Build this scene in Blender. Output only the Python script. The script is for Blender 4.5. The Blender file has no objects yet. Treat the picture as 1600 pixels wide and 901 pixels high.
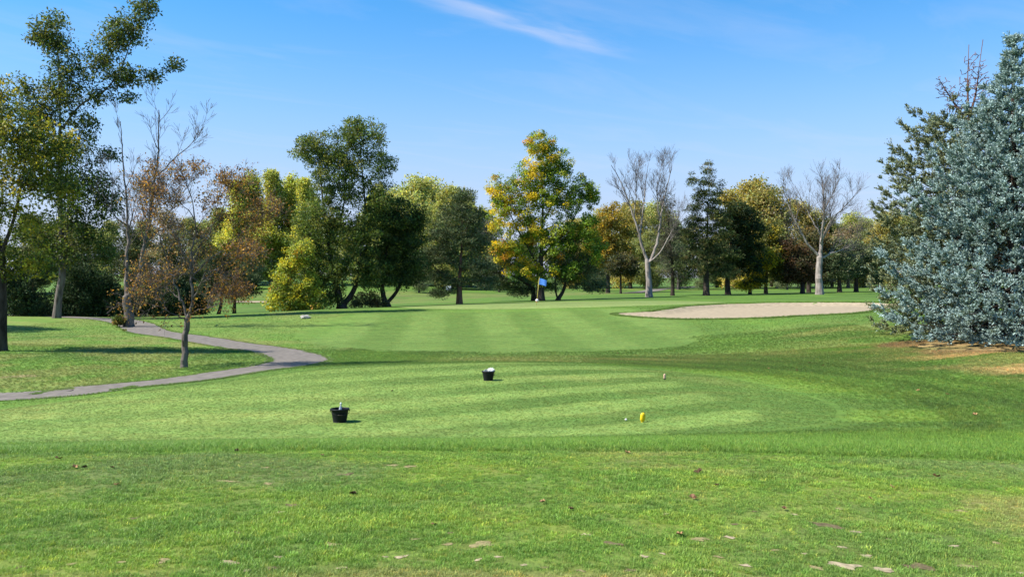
import bpy, math
import numpy as np
from math import radians as R, pi

# ------------------------------------------------------------------ camera, sky, sun, exposure
sc = bpy.context.scene
F, HX, HY, CAMZ = 1300.0, 800.0, 440.0, 1.65       # focal length in photo pixels, principal column, horizon row, eye height
cam_d = bpy.data.cameras.new('camera'); cam = bpy.data.objects.new('camera', cam_d)
sc.collection.objects.link(cam); sc.camera = cam
cam.location = (0, 0, CAMZ); cam.rotation_euler = (R(90), 0, 0)
cam_d.sensor_width = 36; cam_d.lens = F / 1600 * 36
cam_d.shift_y = -(450.5 - HY) / 1600
cam_d.clip_end = 6000; cam_d.clip_start = 0.05

SUN_EL = R(49); SH = np.array([0.985, 0.17])       # elevation; ground direction in which shadows fall
w = bpy.data.worlds.new('World'); sc.world = w; w.use_nodes = True
nt = w.node_tree; nt.nodes.clear()
def N(t, ty, **k):
    n = t.nodes.new(ty)
    for a, b in k.items(): setattr(n, a, b)
    return n
def MATH(t, op, a, b=None, clamp=False):
    n = t.nodes.new('ShaderNodeMath'); n.operation = op; n.use_clamp = clamp
    for i, v in enumerate((a, b)):
        if v is None: continue
        if isinstance(v, (int, float)): n.inputs[i].default_value = v
        else: t.links.new(v, n.inputs[i])
    return n.outputs[0]
sky = N(nt, 'ShaderNodeTexSky', sky_type='NISHITA', sun_disc=False, sun_elevation=SUN_EL)
sky.sun_rotation = math.atan2(-SH[0], -SH[1])
sky.altitude = 200; sky.air_density = 1.0; sky.dust_density = 0.25; sky.ozone_density = 5.0
# thin cirrus: wisps on a plane high above, all over the sky, with one longer streak
tc = N(nt, 'ShaderNodeTexCoord'); sp = N(nt, 'ShaderNodeSeparateXYZ'); nt.links.new(tc.outputs['Generated'], sp.inputs[0])
zz = MATH(nt, 'MAXIMUM', sp.outputs[2], 0.03)
cx = MATH(nt, 'DIVIDE', sp.outputs[0], zz); cy = MATH(nt, 'DIVIDE', sp.outputs[1], zz)
ca, sa = 0.735, 0.678
al = MATH(nt, 'ADD', MATH(nt, 'MULTIPLY', cx, ca), MATH(nt, 'MULTIPLY', cy, sa))
ac = MATH(nt, 'SUBTRACT', MATH(nt, 'MULTIPLY', cy, ca), MATH(nt, 'MULTIPLY', cx, sa))
cb = N(nt, 'ShaderNodeCombineXYZ')
nt.links.new(MATH(nt, 'MULTIPLY', al, 0.55), cb.inputs[0]); nt.links.new(MATH(nt, 'MULTIPLY', ac, 1.5), cb.inputs[1])
n1 = N(nt, 'ShaderNodeTexNoise'); n1.inputs['Scale'].default_value = 1.1; n1.inputs['Detail'].default_value = 7
n1.inputs['Roughness'].default_value = 0.58; n1.inputs['Distortion'].default_value = 0.7
nt.links.new(cb.outputs[0], n1.inputs['Vector'])
wis = MATH(nt, 'MULTIPLY', MATH(nt, 'SUBTRACT', n1.outputs[0], 0.50), 0.9, True)
n2 = N(nt, 'ShaderNodeTexNoise'); n2.inputs['Scale'].default_value = 3.2; n2.inputs['Detail'].default_value = 6
nt.links.new(cb.outputs[0], n2.inputs['Vector'])
a0, b0 = 1.918 + 0.28, 2.353 + 0.02     # streak centre: along, across (perp)
a0 = -0.19 * ca + 3.03 * sa + 0.36; b0 = 3.03 * ca + 0.19 * sa
dx = MATH(nt, 'DIVIDE', MATH(nt, 'SUBTRACT', al, a0), 0.58)
wob = MATH(nt, 'MULTIPLY', MATH(nt, 'SUBTRACT', n2.outputs[0], 0.5), 0.30)
dy = MATH(nt, 'DIVIDE', MATH(nt, 'ADD', MATH(nt, 'SUBTRACT', ac, b0), wob), 0.052)
g = MATH(nt, 'EXPONENT', MATH(nt, 'MULTIPLY', MATH(nt, 'ADD', MATH(nt, 'POWER', MATH(nt, 'ABSOLUTE', dx), 4.0), MATH(nt, 'MULTIPLY', dy, dy)), -1.0))
stk = MATH(nt, 'MULTIPLY', MATH(nt, 'MULTIPLY', g, MATH(nt, 'MULTIPLY', n2.outputs[0], 1.3)), 0.60)
cm = MATH(nt, 'MINIMUM', MATH(nt, 'ADD', MATH(nt, 'MULTIPLY', wis, 0.8), stk), 0.8)
mx = N(nt, 'ShaderNodeMix', data_type='RGBA'); nt.links.new(cm, mx.inputs[0])
# the sky's own blue, deepened, fading into a pale band of haze all round the horizon
hsv = N(nt, 'ShaderNodeHueSaturation'); hsv.inputs['Saturation'].default_value = 1.33; hsv.inputs['Hue'].default_value = .494; nt.links.new(sky.outputs[0], hsv.inputs['Color'])
hz = MATH(nt, 'EXPONENT', MATH(nt, 'MULTIPLY', MATH(nt, 'POWER', MATH(nt, 'DIVIDE', MATH(nt, 'MAXIMUM', sp.outputs[2], 0.0), 0.205), 2.0), -1.0))
hm = N(nt, 'ShaderNodeMix', data_type='RGBA'); nt.links.new(MATH(nt, 'MULTIPLY', hz, 0.9), hm.inputs[0]); nt.links.new(hsv.outputs[0], hm.inputs[6]); hm.inputs[7].default_value = (2.55, 2.72, 3.7, 1)
nt.links.new(hm.outputs[2], mx.inputs[6]); mx.inputs[7].default_value = (3.4, 3.55, 4.4, 1)
bg = N(nt, 'ShaderNodeBackground'); bg.inputs[1].default_value = 0.117
wo = N(nt, 'ShaderNodeOutputWorld')
nt.links.new(mx.outputs[2], bg.inputs[0]); nt.links.new(bg.outputs[0], wo.inputs[0])

sl = bpy.data.lights.new('sun', 'SUN'); sl.energy = 5.0; sl.angle = R(0.53); sl.color = (1.0, 0.955, 0.88)
so = bpy.data.objects.new('sun', sl); sc.collection.objects.link(so)
sh = SH / np.linalg.norm(SH)
so.rotation_euler = (pi / 2 - SUN_EL, 0, math.atan2(sh[1], sh[0]) - pi / 2)
so.location = (-60, -10, 80)
sc.view_settings.view_transform = 'Standard'; sc.view_settings.look = 'None'
sc.view_settings.gamma = 1; sc.view_settings.use_curve_mapping = False
sc.view_settings.exposure = 0.95
sc.cycles.use_denoising = True
sc.cycles.max_bounces = 6; sc.cycles.transparent_max_bounces = 8

rng = np.random.default_rng(11)
COL = sc.collection

# ------------------------------------------------------------------ helpers
def tag(o, label=None, cat=None, group=None, kind=None):
    if label: o['label'] = label
    if cat: o['category'] = cat
    if group: o['group'] = group
    if kind: o['kind'] = kind
    return o
def empty(name, loc, rz=0.0):
    o = bpy.data.objects.new(name, None); COL.objects.link(o)
    o.location = [float(v) for v in loc]; o.rotation_euler = (0, 0, rz); o.empty_display_size = 0.3
    return o
def mesh_np(name, V, faces, nper, mat=None, col=None, smooth=False):
    """faces: flat int array, nper: verts per face (int or array)"""
    V = np.asarray(V, np.float32); faces = np.asarray(faces, np.int32).ravel()
    me = bpy.data.meshes.new(name)
    nf = len(faces) // nper
    me.vertices.add(len(V)); me.vertices.foreach_set('co', V.ravel())
    me.loops.add(len(faces)); me.loops.foreach_set('vertex_index', faces)
    me.polygons.add(nf); me.polygons.foreach_set('loop_start', np.arange(nf, dtype=np.int32) * nper)
    if smooth: me.polygons.foreach_set('use_smooth', np.ones(nf, bool))
    me.update(calc_edges=True)
    if col is not None:
        a = me.color_attributes.new('col', 'FLOAT_COLOR', 'POINT')
        c = np.ones((len(V), 4), np.float32); c[:, :3] = col
        a.data.foreach_set('color', c.ravel())
    if mat: me.materials.append(mat)
    return me
def pymesh(name, verts, faces, mat=None, smooth=False):
    me = bpy.data.meshes.new(name); me.from_pydata([tuple(map(float, v)) for v in verts], [], faces); me.update()
    if mat: me.materials.append(mat)
    if smooth: me.polygons.foreach_set('use_smooth', [True] * len(me.polygons))
    return me
def obj(name, me, parent=None, loc=(0, 0, 0)):
    o = bpy.data.objects.new(name, me); COL.objects.link(o); o.location = [float(v) for v in loc]
    if parent: o.parent = parent
    return o
def lathe(prof, seg=28):
    V, Fc = [], []
    for r, z in prof:
        for k in range(seg):
            a = 2 * pi * k / seg; V.append((r * math.cos(a), r * math.sin(a), z))
    n = len(prof)
    for i in range(n - 1):
        for k in range(seg):
            k2 = (k + 1) % seg; Fc.append((i * seg + k, i * seg + k2, (i + 1) * seg + k2, (i + 1) * seg + k))
    if prof[0][0] > 1e-4: Fc.append(tuple(range(seg))[::-1])
    if prof[-1][0] > 1e-4: Fc.append(tuple(range((n - 1) * seg, n * seg)))
    return V, Fc
def tube(pts, rads, seg=8):
    V, Fc = [], []
    P = [np.array(p, float) for p in pts]
    for i, p in enumerate(P):
        d = P[min(i + 1, len(P) - 1)] - P[max(i - 1, 0)]; d /= np.linalg.norm(d) + 1e-9
        a = np.cross(d, (0.31, 0.93, 0.17)); a /= np.linalg.norm(a); b = np.cross(d, a)
        r = rads[i] if hasattr(rads, '__len__') else rads
        for k in range(seg):
            t = 2 * pi * k / seg; V.append(p + r * (a * math.cos(t) + b * math.sin(t)))
    for i in range(len(P) - 1):
        for k in range(seg):
            k2 = (k + 1) % seg; Fc.append((i * seg + k, i * seg + k2, (i + 1) * seg + k2, (i + 1) * seg + k))
    Fc.append(tuple(range(seg))[::-1]); Fc.append(tuple(range((len(P) - 1) * seg, len(P) * seg)))
    return V, Fc
def sstep(a, b, x):
    t = np.clip((np.asarray(x, float) - a) / (b - a), 0, 1); return t * t * (3 - 2 * t)
_tab = np.random.default_rng(5).random((256, 256))
def vnoise(x, y):
    xi = np.floor(x).astype(int); yi = np.floor(y).astype(int); fx = x - xi; fy = y - yi
    fx = fx * fx * (3 - 2 * fx); fy = fy * fy * (3 - 2 * fy)
    g = lambda i, j: _tab[i & 255, j & 255]
    return (g(xi, yi) * (1 - fx) + g(xi + 1, yi) * fx) * (1 - fy) + (g(xi, yi + 1) * (1 - fx) + g(xi + 1, yi + 1) * fx) * fy
def fbm(x, y, s=1.0, o=4):
    x = np.asarray(x, float) / s; y = np.asarray(y, float) / s; v = 0; a = 0.5; t = 0
    for k in range(o): v = v + a * vnoise(x + 17.3 * k, y + 9.1 * k); t += a; a *= 0.5; x = x * 2.03; y = y * 2.03
    return v / t
def sdf(poly, X, Y):
    """signed distance to polygon, negative inside"""
    P = np.asarray(poly, float); X = np.asarray(X, float); Y = np.asarray(Y, float)
    d = np.full(X.shape, 1e9); ins = np.zeros(X.shape, bool)
    for i in range(len(P)):
        a = P[i]; b = P[(i + 1) % len(P)]; e = b - a
        t = np.clip(((X - a[0]) * e[0] + (Y - a[1]) * e[1]) / (e @ e + 1e-12), 0, 1)
        d = np.minimum(d, np.hypot(X - a[0] - t * e[0], Y - a[1] - t * e[1]))
        c = (a[1] > Y) != (b[1] > Y)
        with np.errstate(divide='ignore', invalid='ignore'):
            ins ^= c & (X < (b[0] - a[0]) * (Y - a[1]) / (b[1] - a[1] + 1e-12) + a[0])
    return np.where(ins, -d, d)
def spline(P, n=8, closed=True):
    P = np.asarray(P, float); m = len(P); out = []
    for i in range(m if closed else m - 1):
        q = [P[(i + k) % m] if closed else P[min(max(i + k, 0), m - 1)] for k in (-1, 0, 1, 2)]
        for k in range(n):
            t = k / n
            out.append(0.5 * (2 * q[1] + (q[2] - q[0]) * t + (2 * q[0] - 5 * q[1] + 4 * q[2] - q[3]) * t * t + (3 * q[1] - q[0] - 3 * q[2] + q[3]) * t ** 3))
    if not closed: out.append(P[-1])
    return np.array(out)

# ------------------------------------------------------------------ terrain heights (metres, foreground tee = 0)
PROF = {   # bearing column -> (distance, height)
 -700: [(0, 0), (8.0, -.05), (14, -1.1), (22, -1.5), (36, -1.3), (60, -.9), (90, -1), (150, 1), (250, 4), (500, 6)],
 0:    [(0, 0), (8.3, -.05), (13.6, -1.08), (17.5, -1.18), (22.7, -1.49), (30, -1.5), (36.7, -1.4), (48, -1.05), (58, -.88), (64, -.95), (90, -1.3), (150, .3), (250, 3.5), (500, 6)],
 250:  [(0, 0), (8.5, -.06), (14.2, -1.10), (22, -1.17), (27, -1.5), (31, -1.57), (39, -1.5), (47, -1.35), (58, -1.0), (66, -1.2), (80, -1.75), (110, -1.3), (150, 0.6), (200, 3), (500, 6)],
 500:  [(0, 0), (8.6, -.06), (14.5, -1.12), (27, -1.14), (31, -1.5), (34.6, -1.6), (39, -1.64), (50, -1.43), (56, -1.0), (61, -.58), (65, -.5), (75, -.85), (100, -1.25), (112, -.9), (160, 1.7), (200, 3.6), (500, 6)],
 800:  [(0, 0), (8.6, -.06), (14.5, -1.12), (29.5, -1.13), (33.5, -1.58), (40, -1.60), (50, -1.5), (56, -1.05), (60.5, -.45), (65, -.17), (75, -.26), (88, -.5), (130, -.25), (200, .5), (300, 2), (500, 4)],
 1100: [(0, 0), (8.6, -.05), (14.5, -1.06), (20, -1.12), (25, -1.22), (30, -1.52), (35, -1.6), (42, -1.42), (47, -.95), (50, -.55), (61, -.06), (72, -.16), (88, .12), (130, .3), (200, .9), (300, 2), (500, 4)],
 1350: [(0, 0), (8.6, -.1), (13, -.85), (17, -1.1), (23, -1.25), (29, -1.4), (36, -1.12), (44, -.5), (50, -.16), (59, .14), (72, .2), (88, .32), (130, .5), (200, 1.2), (500, 4)],
 1600: [(0, 0), (8.6, -.15), (13, -.85), (17, -1.1), (22, -1.25), (26, -1.1), (30, -.82), (34, -.6), (40, -.35), (60, .2), (88, .45), (200, 1.5), (500, 4)],
 2300: [(0, 0), (8.6, -.1), (14, -.7), (20, -.9), (26, -.6), (34, -.3), (60, .3), (200, 1.5), (500, 4)],
}
_px = np.array(sorted(PROF)); _u = (_px - HX) / F
YS = np.arange(0, 500.1, 0.25)
_rows = []
for p in _px:
    a = np.array(PROF[p], float); z = np.interp(YS, a[:, 0], a[:, 1])
    z1 = z.copy()
    for sg, y0, y1 in ((0.5, 0, 16), (1.2, 16, 60), (2.5, 60, 1000)):
        k = int(sg * 4 * 3); ker = np.exp(-0.5 * (np.arange(-k, k + 1) / (sg * 4)) ** 2); ker /= ker.sum()
        zs = np.convolve(np.pad(z, k, mode='edge'), ker, 'valid')
        m = (YS >= y0) & (YS < y1); z1[m] = zs[m]
    ker = np.ones(7) / 7; z1 = np.convolve(np.pad(z1, 3, mode='edge'), ker, 'valid')
    _rows.append(z1)
_rows = np.array(_rows)
US = np.linspace(_u[0], _u[-1], 260)
_T = np.empty((len(US), len(YS)))
for j in range(len(YS)): _T[:, j] = np.interp(US, _u, _rows[:, j])
k = 12; ker = np.exp(-0.5 * (np.arange(-k, k + 1) / 5.0) ** 2); ker /= ker.sum()
_T = np.apply_along_axis(lambda c: np.convolve(np.pad(c, k, mode='edge'), ker, 'valid'), 0, _T)
def z_raw(X, Y):
    X = np.asarray(X, float); Y = np.asarray(Y, float)
    yy = np.clip(Y, 0, 499.7); u = np.clip(X / np.maximum(Y, 3.0), US[0], US[-1])
    fi = (u - US[0]) / (US[1] - US[0]); i = np.clip(fi.astype(int), 0, len(US) - 2); fi = fi - i
    fj = yy / 0.25; j = np.clip(fj.astype(int), 0, len(YS) - 2); fj = fj - j
    return (_T[i, j] * (1 - fi) + _T[i + 1, j] * fi) * (1 - fj) + (_T[i, j + 1] * (1 - fi) + _T[i + 1, j + 1] * fi) * fj
def hit(px, py, y0=3.0, y1=400.0, zf=z_raw):
    """where the sight line through a photo pixel meets the ground"""
    Y = np.arange(y0, y1, 0.05); X = (px - HX) / F * Y; Z = CAMZ - (py - HY) / F * Y
    b = np.nonzero(Z <= zf(X, Y))[0]
    i = b[0] if len(b) else len(Y) - 1
    return np.array([X[i], Y[i]])
# bunker outline (front edge nearer, back lip further)
BUNK = spline([hit(*p) for p in ((966, 491), (1000, 495.5), (1080, 498), (1180, 496.5), (1250, 493), (1330, 489.5))] +
              [(23.0, 51.8), (26.8, 54.5), (26.0, 58.0)] + [np.array([(x - HX) / F * y, y]) for x, y in ((1330, 60), (1250, 62), (1160, 62), (1090, 60.5), (1030, 57))], 6)
def zf(X, Y):
    X = np.asarray(X, float); Y = np.asarray(Y, float); z = z_raw(X, Y)
    m = (X > 4) & (X < 30) & (Y > 44) & (Y < 66)
    if np.any(m):
        d = np.where(m, sdf(BUNK, np.where(m, X, 0), np.where(m, Y, 0)), 9)
        t = sstep(48, 60, Y)
        z = z - np.where(m, sstep(0.05, 0.7, -d) * (0.04 + 0.20 * t), 0) + np.where(m, 0.07 * np.exp(-((d - 0.35) / 0.35) ** 2) * t, 0)
    return z
def zat(x, y): return float(zf(np.array([x]), np.array([y]))[0])
def ground_pt(px, D): x = (px - HX) / F * D; return np.array([x, D, zat(x, D)])
def pix(px, py, D): return np.array([(px - HX) / F * D, D, CAMZ - (py - HY) / F * D])

# ------------------------------------------------------------------ materials
MATS = {}
def newmat(name):
    m = bpy.data.materials.new(name); m.use_nodes = True; MATS[name] = m
    t = m.node_tree; t.nodes.clear(); return m, t
def simple(name, col, rough=0.6, spec=0.3, noise=None, bump=0.0, metal=0.0, trans=0.0):
    m, t = newmat(name)
    b = N(t, 'ShaderNodeBsdfPrincipled'); o = N(t, 'ShaderNodeOutputMaterial'); t.links.new(b.outputs[0], o.inputs[0])
    b.inputs['Base Color'].default_value = (*col, 1); b.inputs['Roughness'].default_value = rough
    b.inputs['Specular IOR Level'].default_value = spec; b.inputs['Metallic'].default_value = metal
    b.inputs['Transmission Weight'].default_value = trans
    if noise:
        sc_, amt = noise
        tcn = N(t, 'ShaderNodeTexCoord'); n = N(t, 'ShaderNodeTexNoise'); n.inputs['Scale'].default_value = sc_; n.inputs['Detail'].default_value = 6
        t.links.new(tcn.outputs['Object'], n.inputs['Vector'])
        mr = N(t, 'ShaderNodeMapRange'); mr.inputs[1].default_value = 0.3; mr.inputs[2].default_value = 0.7
        mr.inputs[3].default_value = 1 - amt; mr.inputs[4].default_value = 1 + amt; t.links.new(n.outputs[0], mr.inputs[0])
        hs = N(t, 'ShaderNodeHueSaturation'); hs.inputs['Color'].default_value = (*col, 1); t.links.new(mr.outputs[0], hs.inputs['Value'])
        t.links.new(hs.outputs[0], b.inputs['Base Color'])
        if bump:
            bp = N(t, 'ShaderNodeBump'); bp.inputs['Strength'].default_value = 0.8; bp.inputs['Distance'].default_value = bump
            t.links.new(n.outputs[0], bp.inputs['Height']); t.links.new(bp.outputs[0], b.inputs['Normal'])
    return m
def leafmat(name, trans=0.42, rough=0.55, spec=0.25, var=0.12, ty=(1.25, 1.15, 0.6)):
    m, t = newmat(name)
    at = N(t, 'ShaderNodeAttribute', attribute_name='col'); oi = N(t, 'ShaderNodeObjectInfo')
    hs = N(t, 'ShaderNodeHueSaturation'); t.links.new(at.outputs['Color'], hs.inputs['Color'])
    mr = N(t, 'ShaderNodeMapRange'); t.links.new(oi.outputs['Random'], mr.inputs[0]); mr.inputs[3].default_value = 1 - var; mr.inputs[4].default_value = 1 + var
    t.links.new(mr.outputs[0], hs.inputs['Value'])
    b = N(t, 'ShaderNodeBsdfPrincipled'); b.inputs['Roughness'].default_value = rough; b.inputs['Specular IOR Level'].default_value = spec
    t.links.new(hs.outputs[0], b.inputs['Base Color'])
    tr = N(t, 'ShaderNodeBsdfTranslucent'); ml = N(t, 'ShaderNodeMix', data_type='RGBA', blend_type='MULTIPLY'); ml.inputs[0].default_value = 1
    t.links.new(hs.outputs[0], ml.inputs[6]); ml.inputs[7].default_value = (*ty, 1); t.links.new(ml.outputs[2], tr.inputs[0])
    mx = N(t, 'ShaderNodeMixShader'); mx.inputs[0].default_value = trans
    t.links.new(b.outputs[0], mx.inputs[1]); t.links.new(tr.outputs[0], mx.inputs[2])
    o = N(t, 'ShaderNodeOutputMaterial'); t.links.new(mx.outputs[0], o.inputs[0])
    return m
def barkmat(name, c1, c2, scale=6.0, bump=0.03):
    m, t = newmat(name)
    tcn = N(t, 'ShaderNodeTexCoord'); mp = N(t, 'ShaderNodeMapping'); mp.inputs['Scale'].default_value = (1, 1, 0.22); t.links.new(tcn.outputs['Object'], mp.inputs[0])
    n = N(t, 'ShaderNodeTexNoise'); n.inputs['Scale'].default_value = scale; n.inputs['Detail'].default_value = 8; n.inputs['Roughness'].default_value = 0.65
    t.links.new(mp.outputs[0], n.inputs['Vector'])
    cr = N(t, 'ShaderNodeValToRGB'); cr.color_ramp.elements[0].position = 0.34; cr.color_ramp.elements[1].position = 0.64
    cr.color_ramp.elements[0].color = (*c1, 1); cr.color_ramp.elements[1].color = (*c2, 1); t.links.new(n.outputs[0], cr.inputs[0])
    b = N(t, 'ShaderNodeBsdfPrincipled'); b.inputs['Roughness'].default_value = 0.9; b.inputs['Specular IOR Level'].default_value = 0.1
    t.links.new(cr.outputs[0], b.inputs['Base Color'])
    bp = N(t, 'ShaderNodeBump'); bp.inputs['Distance'].default_value = bump; t.links.new(n.outputs[0], bp.inputs['Height']); t.links.new(bp.outputs[0], b.inputs['Normal'])
    o = N(t, 'ShaderNodeOutputMaterial'); t.links.new(b.outputs[0], o.inputs[0])
    return m
LEAF = leafmat('leaf'); NEEDLE = leafmat('needle', trans=0.10, rough=0.7, spec=0.08, ty=(1.1, 1.1, 0.8))
B_DARK = barkmat('bark_dark', (0.018, 0.013, 0.010), (0.085, 0.066, 0.052))
B_GREY = barkmat('bark_grey', (0.055, 0.044, 0.037), (0.20, 0.17, 0.145))
B_PALE = barkmat('bark_pale', (0.12, 0.10, 0.088), (0.36, 0.31, 0.27), 4)
B_TWIG = barkmat('bark_twig', (0.06, 0.05, 0.046), (0.155, 0.135, 0.125))
B_RED = barkmat('bark_red', (0.09, 0.042, 0.030), (0.22, 0.12, 0.085))

# ------------------------------------------------------------------ ground
TEE2 = spline([(-15.5, 14.0), (-12.9, 17.2), (-10.2, 21.5), (-7.2, 26.3), (-4.8, 29.0), (-1, 30.2), (3, 29.9), (5.6, 27.5), (6.9, 23.5), (7.3, 20), (6.7, 17.2), (5.0, 15.2), (0, 14.2), (-8, 13.9)], 6)
GREEN = spline([(-8.5, 66), (-5, 63), (2, 62.2), (9, 63), (15, 66), (18, 71), (14, 77), (5, 80), (-4, 78), (-9, 72)], 6)
APPR = spline([(-11, 60), (-13, 53), (-11.5, 45), (-7, 40), (0, 38.5), (7, 39.5), (10, 44), (10.5, 50), (9.5, 58), (6, 61.5), (-4, 62)], 6)
def lipY(X): return 8.65 - .30 * sstep(-2.5, -6, X) - .25 * sstep(2.5, 6, X) + .7 * (fbm(X, X * .31 + 5, 2.6, 3) - .5)
def lerp3(a, b, t): return a * (1 - t[..., None]) + b * t[..., None]
C_ROUGH = np.array([.088, .148, .030]); C_TEE_L = np.array([.192, .262, .072]); C_TEE_D = np.array([.100, .160, .036])
C_GREEN = np.array([.195, .235, .082]); C_AP_L = np.array([.122, .180, .046]); C_AP_D = np.array([.094, .148, .034])
C_DRY = np.array([.235, .185, .085]); C_STRAW = np.array([.42, .29, .16]); C_LUSH = np.array([.115, .195, .034]); C_FG = np.array([.112, .185, .034])
def ground_colour(X, Y):
    n1 = fbm(X, Y, 6, 4); n2 = fbm(X + 40, Y - 13, 1.6, 4); n3 = fbm(X - 9, Y + 77, 22, 3); n4 = fbm(X * 0.35 + 5, Y, 1.1, 4)
    c = np.broadcast_to(C_ROUGH, X.shape + (3,)).copy()
    c = lerp3(c, np.broadcast_to(C_LUSH, c.shape), 0.75 * sstep(.42, .62, n1))
    c = lerp3(c, np.broadcast_to(C_DRY, c.shape), 0.38 * sstep(.52, .72, n3 * .6 + n2 * .4))
    # lawn under the left trees: thinner, drier near the path
    lawn = sstep(-9, -14, X + (Y - 30) * .05) * sstep(21, 25, Y) * sstep(70, 56, Y)
    c = lerp3(c, np.broadcast_to(np.array([.175, .19, .058]), c.shape), .8 * lawn * sstep(.34, .6, n2))
    # dry valley strip between tee and approach
    dv = np.exp(-((Y - 34.2 - .04 * X) / 2.0) ** 2) * sstep(-6, 0, X) * sstep(16, 10, X)
    c = lerp3(c, np.broadcast_to(np.array([.19, .19, .062]), c.shape), dv * sstep(.28, .56, n4) * .9)
    # mound at the spruces: dry, straw-coloured streaks
    md = sstep(11, 15, X) * sstep(22, 25.5, Y) * sstep(48, 40, Y)
    c = lerp3(c, np.broadcast_to(np.array([.235, .215, .078]), c.shape), .6 * md * sstep(.42, .58, n4))
    st = sstep(13.5, 16, X) * sstep(23.5, 25, Y) * sstep(33, 30, Y)
    c = lerp3(c, np.broadcast_to(np.array([.40, .27, .125]), c.shape), 1.0 * st * sstep(.42, .54, fbm(X * .45, Y * 1.3 + 4, 1.5, 4)))
    du = np.hypot((X - 19.9) / 5.0, (Y - 33) / 3.7)
    c = lerp3(c, np.broadcast_to(np.array([.245, .165, .085]), c.shape) * (.6 + .8 * n2[..., None]), sstep(1.08, .90, du + (n2 - .5) * .7 + (n4 - .5) * .5))
    # approach and its mowing stripes
    da = sdf(APPR, X, Y); ma = sstep(1.4, -1.4, da + (n2 - .5) * 1.6 + (n1 - .5) * 2.5)
    sx = X + .0045 * (Y - 38) * X + .10 * (Y - 38)
    s = sstep(-.35, .35, np.sin(2 * pi * sx / 4.9 + .9) + (n2 - .5) * .9)
    ap = lerp3(np.broadcast_to(C_AP_D, c.shape), np.broadcast_to(C_AP_L, c.shape), s * (.55 + .45 * sstep(.3, .6, n1)))
    c = lerp3(c, ap, ma)
    ml = sstep(-9, -12, X) * sstep(-32, -26, X) * sstep(44, 47, Y) * sstep(62, 56, Y)     # mown slope left of the approach
    c = lerp3(c, np.broadcast_to(np.array([.118, .20, .040]), c.shape), ml * .6)
    dg = sdf(GREEN, X, Y); c = lerp3(c, np.broadcast_to(C_GREEN, c.shape) * (0.93 + .14 * n2[..., None]), sstep(.3, -.3, dg))
    c = lerp3(c, np.broadcast_to(C_LUSH, c.shape), .5 * sstep(.2, 1.0, dg) * sstep(3.2, 1.4, dg))
    # middle tee: diagonal stripes inside, a darker ring round the right-hand end
    dt = sdf(TEE2, X, Y); mt = sstep(.22, -.22, dt + (n2 - .5) * .5) * (1 - .75 * sstep(4.8, 6.6, X) * sstep(-1.2, 0, dt))
    sv = -.507 * X + .862 * Y
    xe = X + 1.1 * (vnoise(sv / 1.325 + 3.1, sv * 0 + .5) - .5) * 1.2 - .04 * (17 - Y)
    s = sstep(-.35, .35, np.sin(2 * pi * (sv - 12.2) / 2.66 + pi / 2 + (n1 - .5) * .7) + (n2 - .5) * .9)
    fade = (.35 + .65 * sstep(-8, 2, X)) * (.55 + .45 * sstep(.32, .6, fbm(X + 70, Y, 3.5, 3)))
    s = 1 - (1 - s) * fade
    s = s * sstep(5.1, 4.5, xe) * sstep(-.05, -.7, dt + (n4 - .5) * .6)
    te = lerp3(np.broadcast_to(C_TEE_D, c.shape), np.broadcast_to(C_TEE_L, c.shape), s * (.8 + .4 * (n4 - .5)))
    te = lerp3(te, np.broadcast_to(np.array([.26, .245, .085]), c.shape), .30 * sstep(.50, .68, n4 * .5 + n1 * .5))
    c = lerp3(c, te, mt)
    # right of the middle tee: lush clover-green ring and streaks
    lr = sstep(0, .5, dt) * sstep(4.5, 1.5, dt) * sstep(3, 6.5, X) * sstep(30, 27, Y)
    c = lerp3(c, np.broadcast_to(np.array([.15, .225, .038]), c.shape), lr * sstep(.38, .58, n4) * .8)
    # mower passes curving round the end of the tee, and across the hollow to the bank
    ps = sstep(.2, 1.2, dt) * sstep(11, 6, dt) * sstep(1, 5, X) * sstep(40, 34, Y)
    st2 = sstep(-.3, .5, np.sin(2 * pi * dt / 1.9 + 2.5 * (n1 - .5)) + 1.6 * (n4 - .5))
    c = c * (1 - .20 * ps * st2)[..., None]
    hb = sstep(5, 9, X) * sstep(28, 33, Y) * sstep(52, 47, Y)
    c = lerp3(c, np.broadcast_to(np.array([.082, .135, .030]), c.shape), hb * .38 * sstep(.36, .60, fbm(X * .5 + .4 * Y, Y, 2.2, 4)))
    # foreground tee
    mf = sstep(.25, -.25, Y - lipY(X) + .3 * (n2 - .5))
    fg = lerp3(np.broadcast_to(C_FG, c.shape), np.broadcast_to(np.array([.155, .225, .038]), c.shape), sstep(.42, .62, fbm(X + 11, Y * 1.6, .55, 4)))
    fg = lerp3(fg, np.broadcast_to(np.array([.120, .168, .054]), c.shape), .8 * sstep(.40, .62, fbm(X * .5, Y, 1.3, 3)) * (0.35 + .65 * sstep(6.2, 7.8, Y)))
    fg = lerp3(fg, np.broadcast_to(np.array([.26, .22, .095]), c.shape), .55 * sstep(.56, .72, n4))
    c = lerp3(c, fg, mf)
    fr = sstep(-.25, .25, Y - lipY(X)) * sstep(14.6, 13.6, Y) * (1 - mt)
    c = lerp3(c, np.broadcast_to(np.array([.125, .215, .034]), c.shape), fr * .8)
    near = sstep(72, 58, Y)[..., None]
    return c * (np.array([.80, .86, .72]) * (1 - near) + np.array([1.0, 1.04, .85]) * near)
def axis(parts, sym=False):
    v = []
    for a, b, st in parts: v += list(np.arange(a, b, st))
    v = np.array(v)
    return v
def geo(a, b, st, gr):
    out = [a]
    while out[-1] < b: out.append(out[-1] + st); st *= gr
    return out
xp = list(np.arange(0, 26, .31)) + list(np.arange(26, 62, .6)) + geo(62, 2200, 1.2, 1.16)
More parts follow.
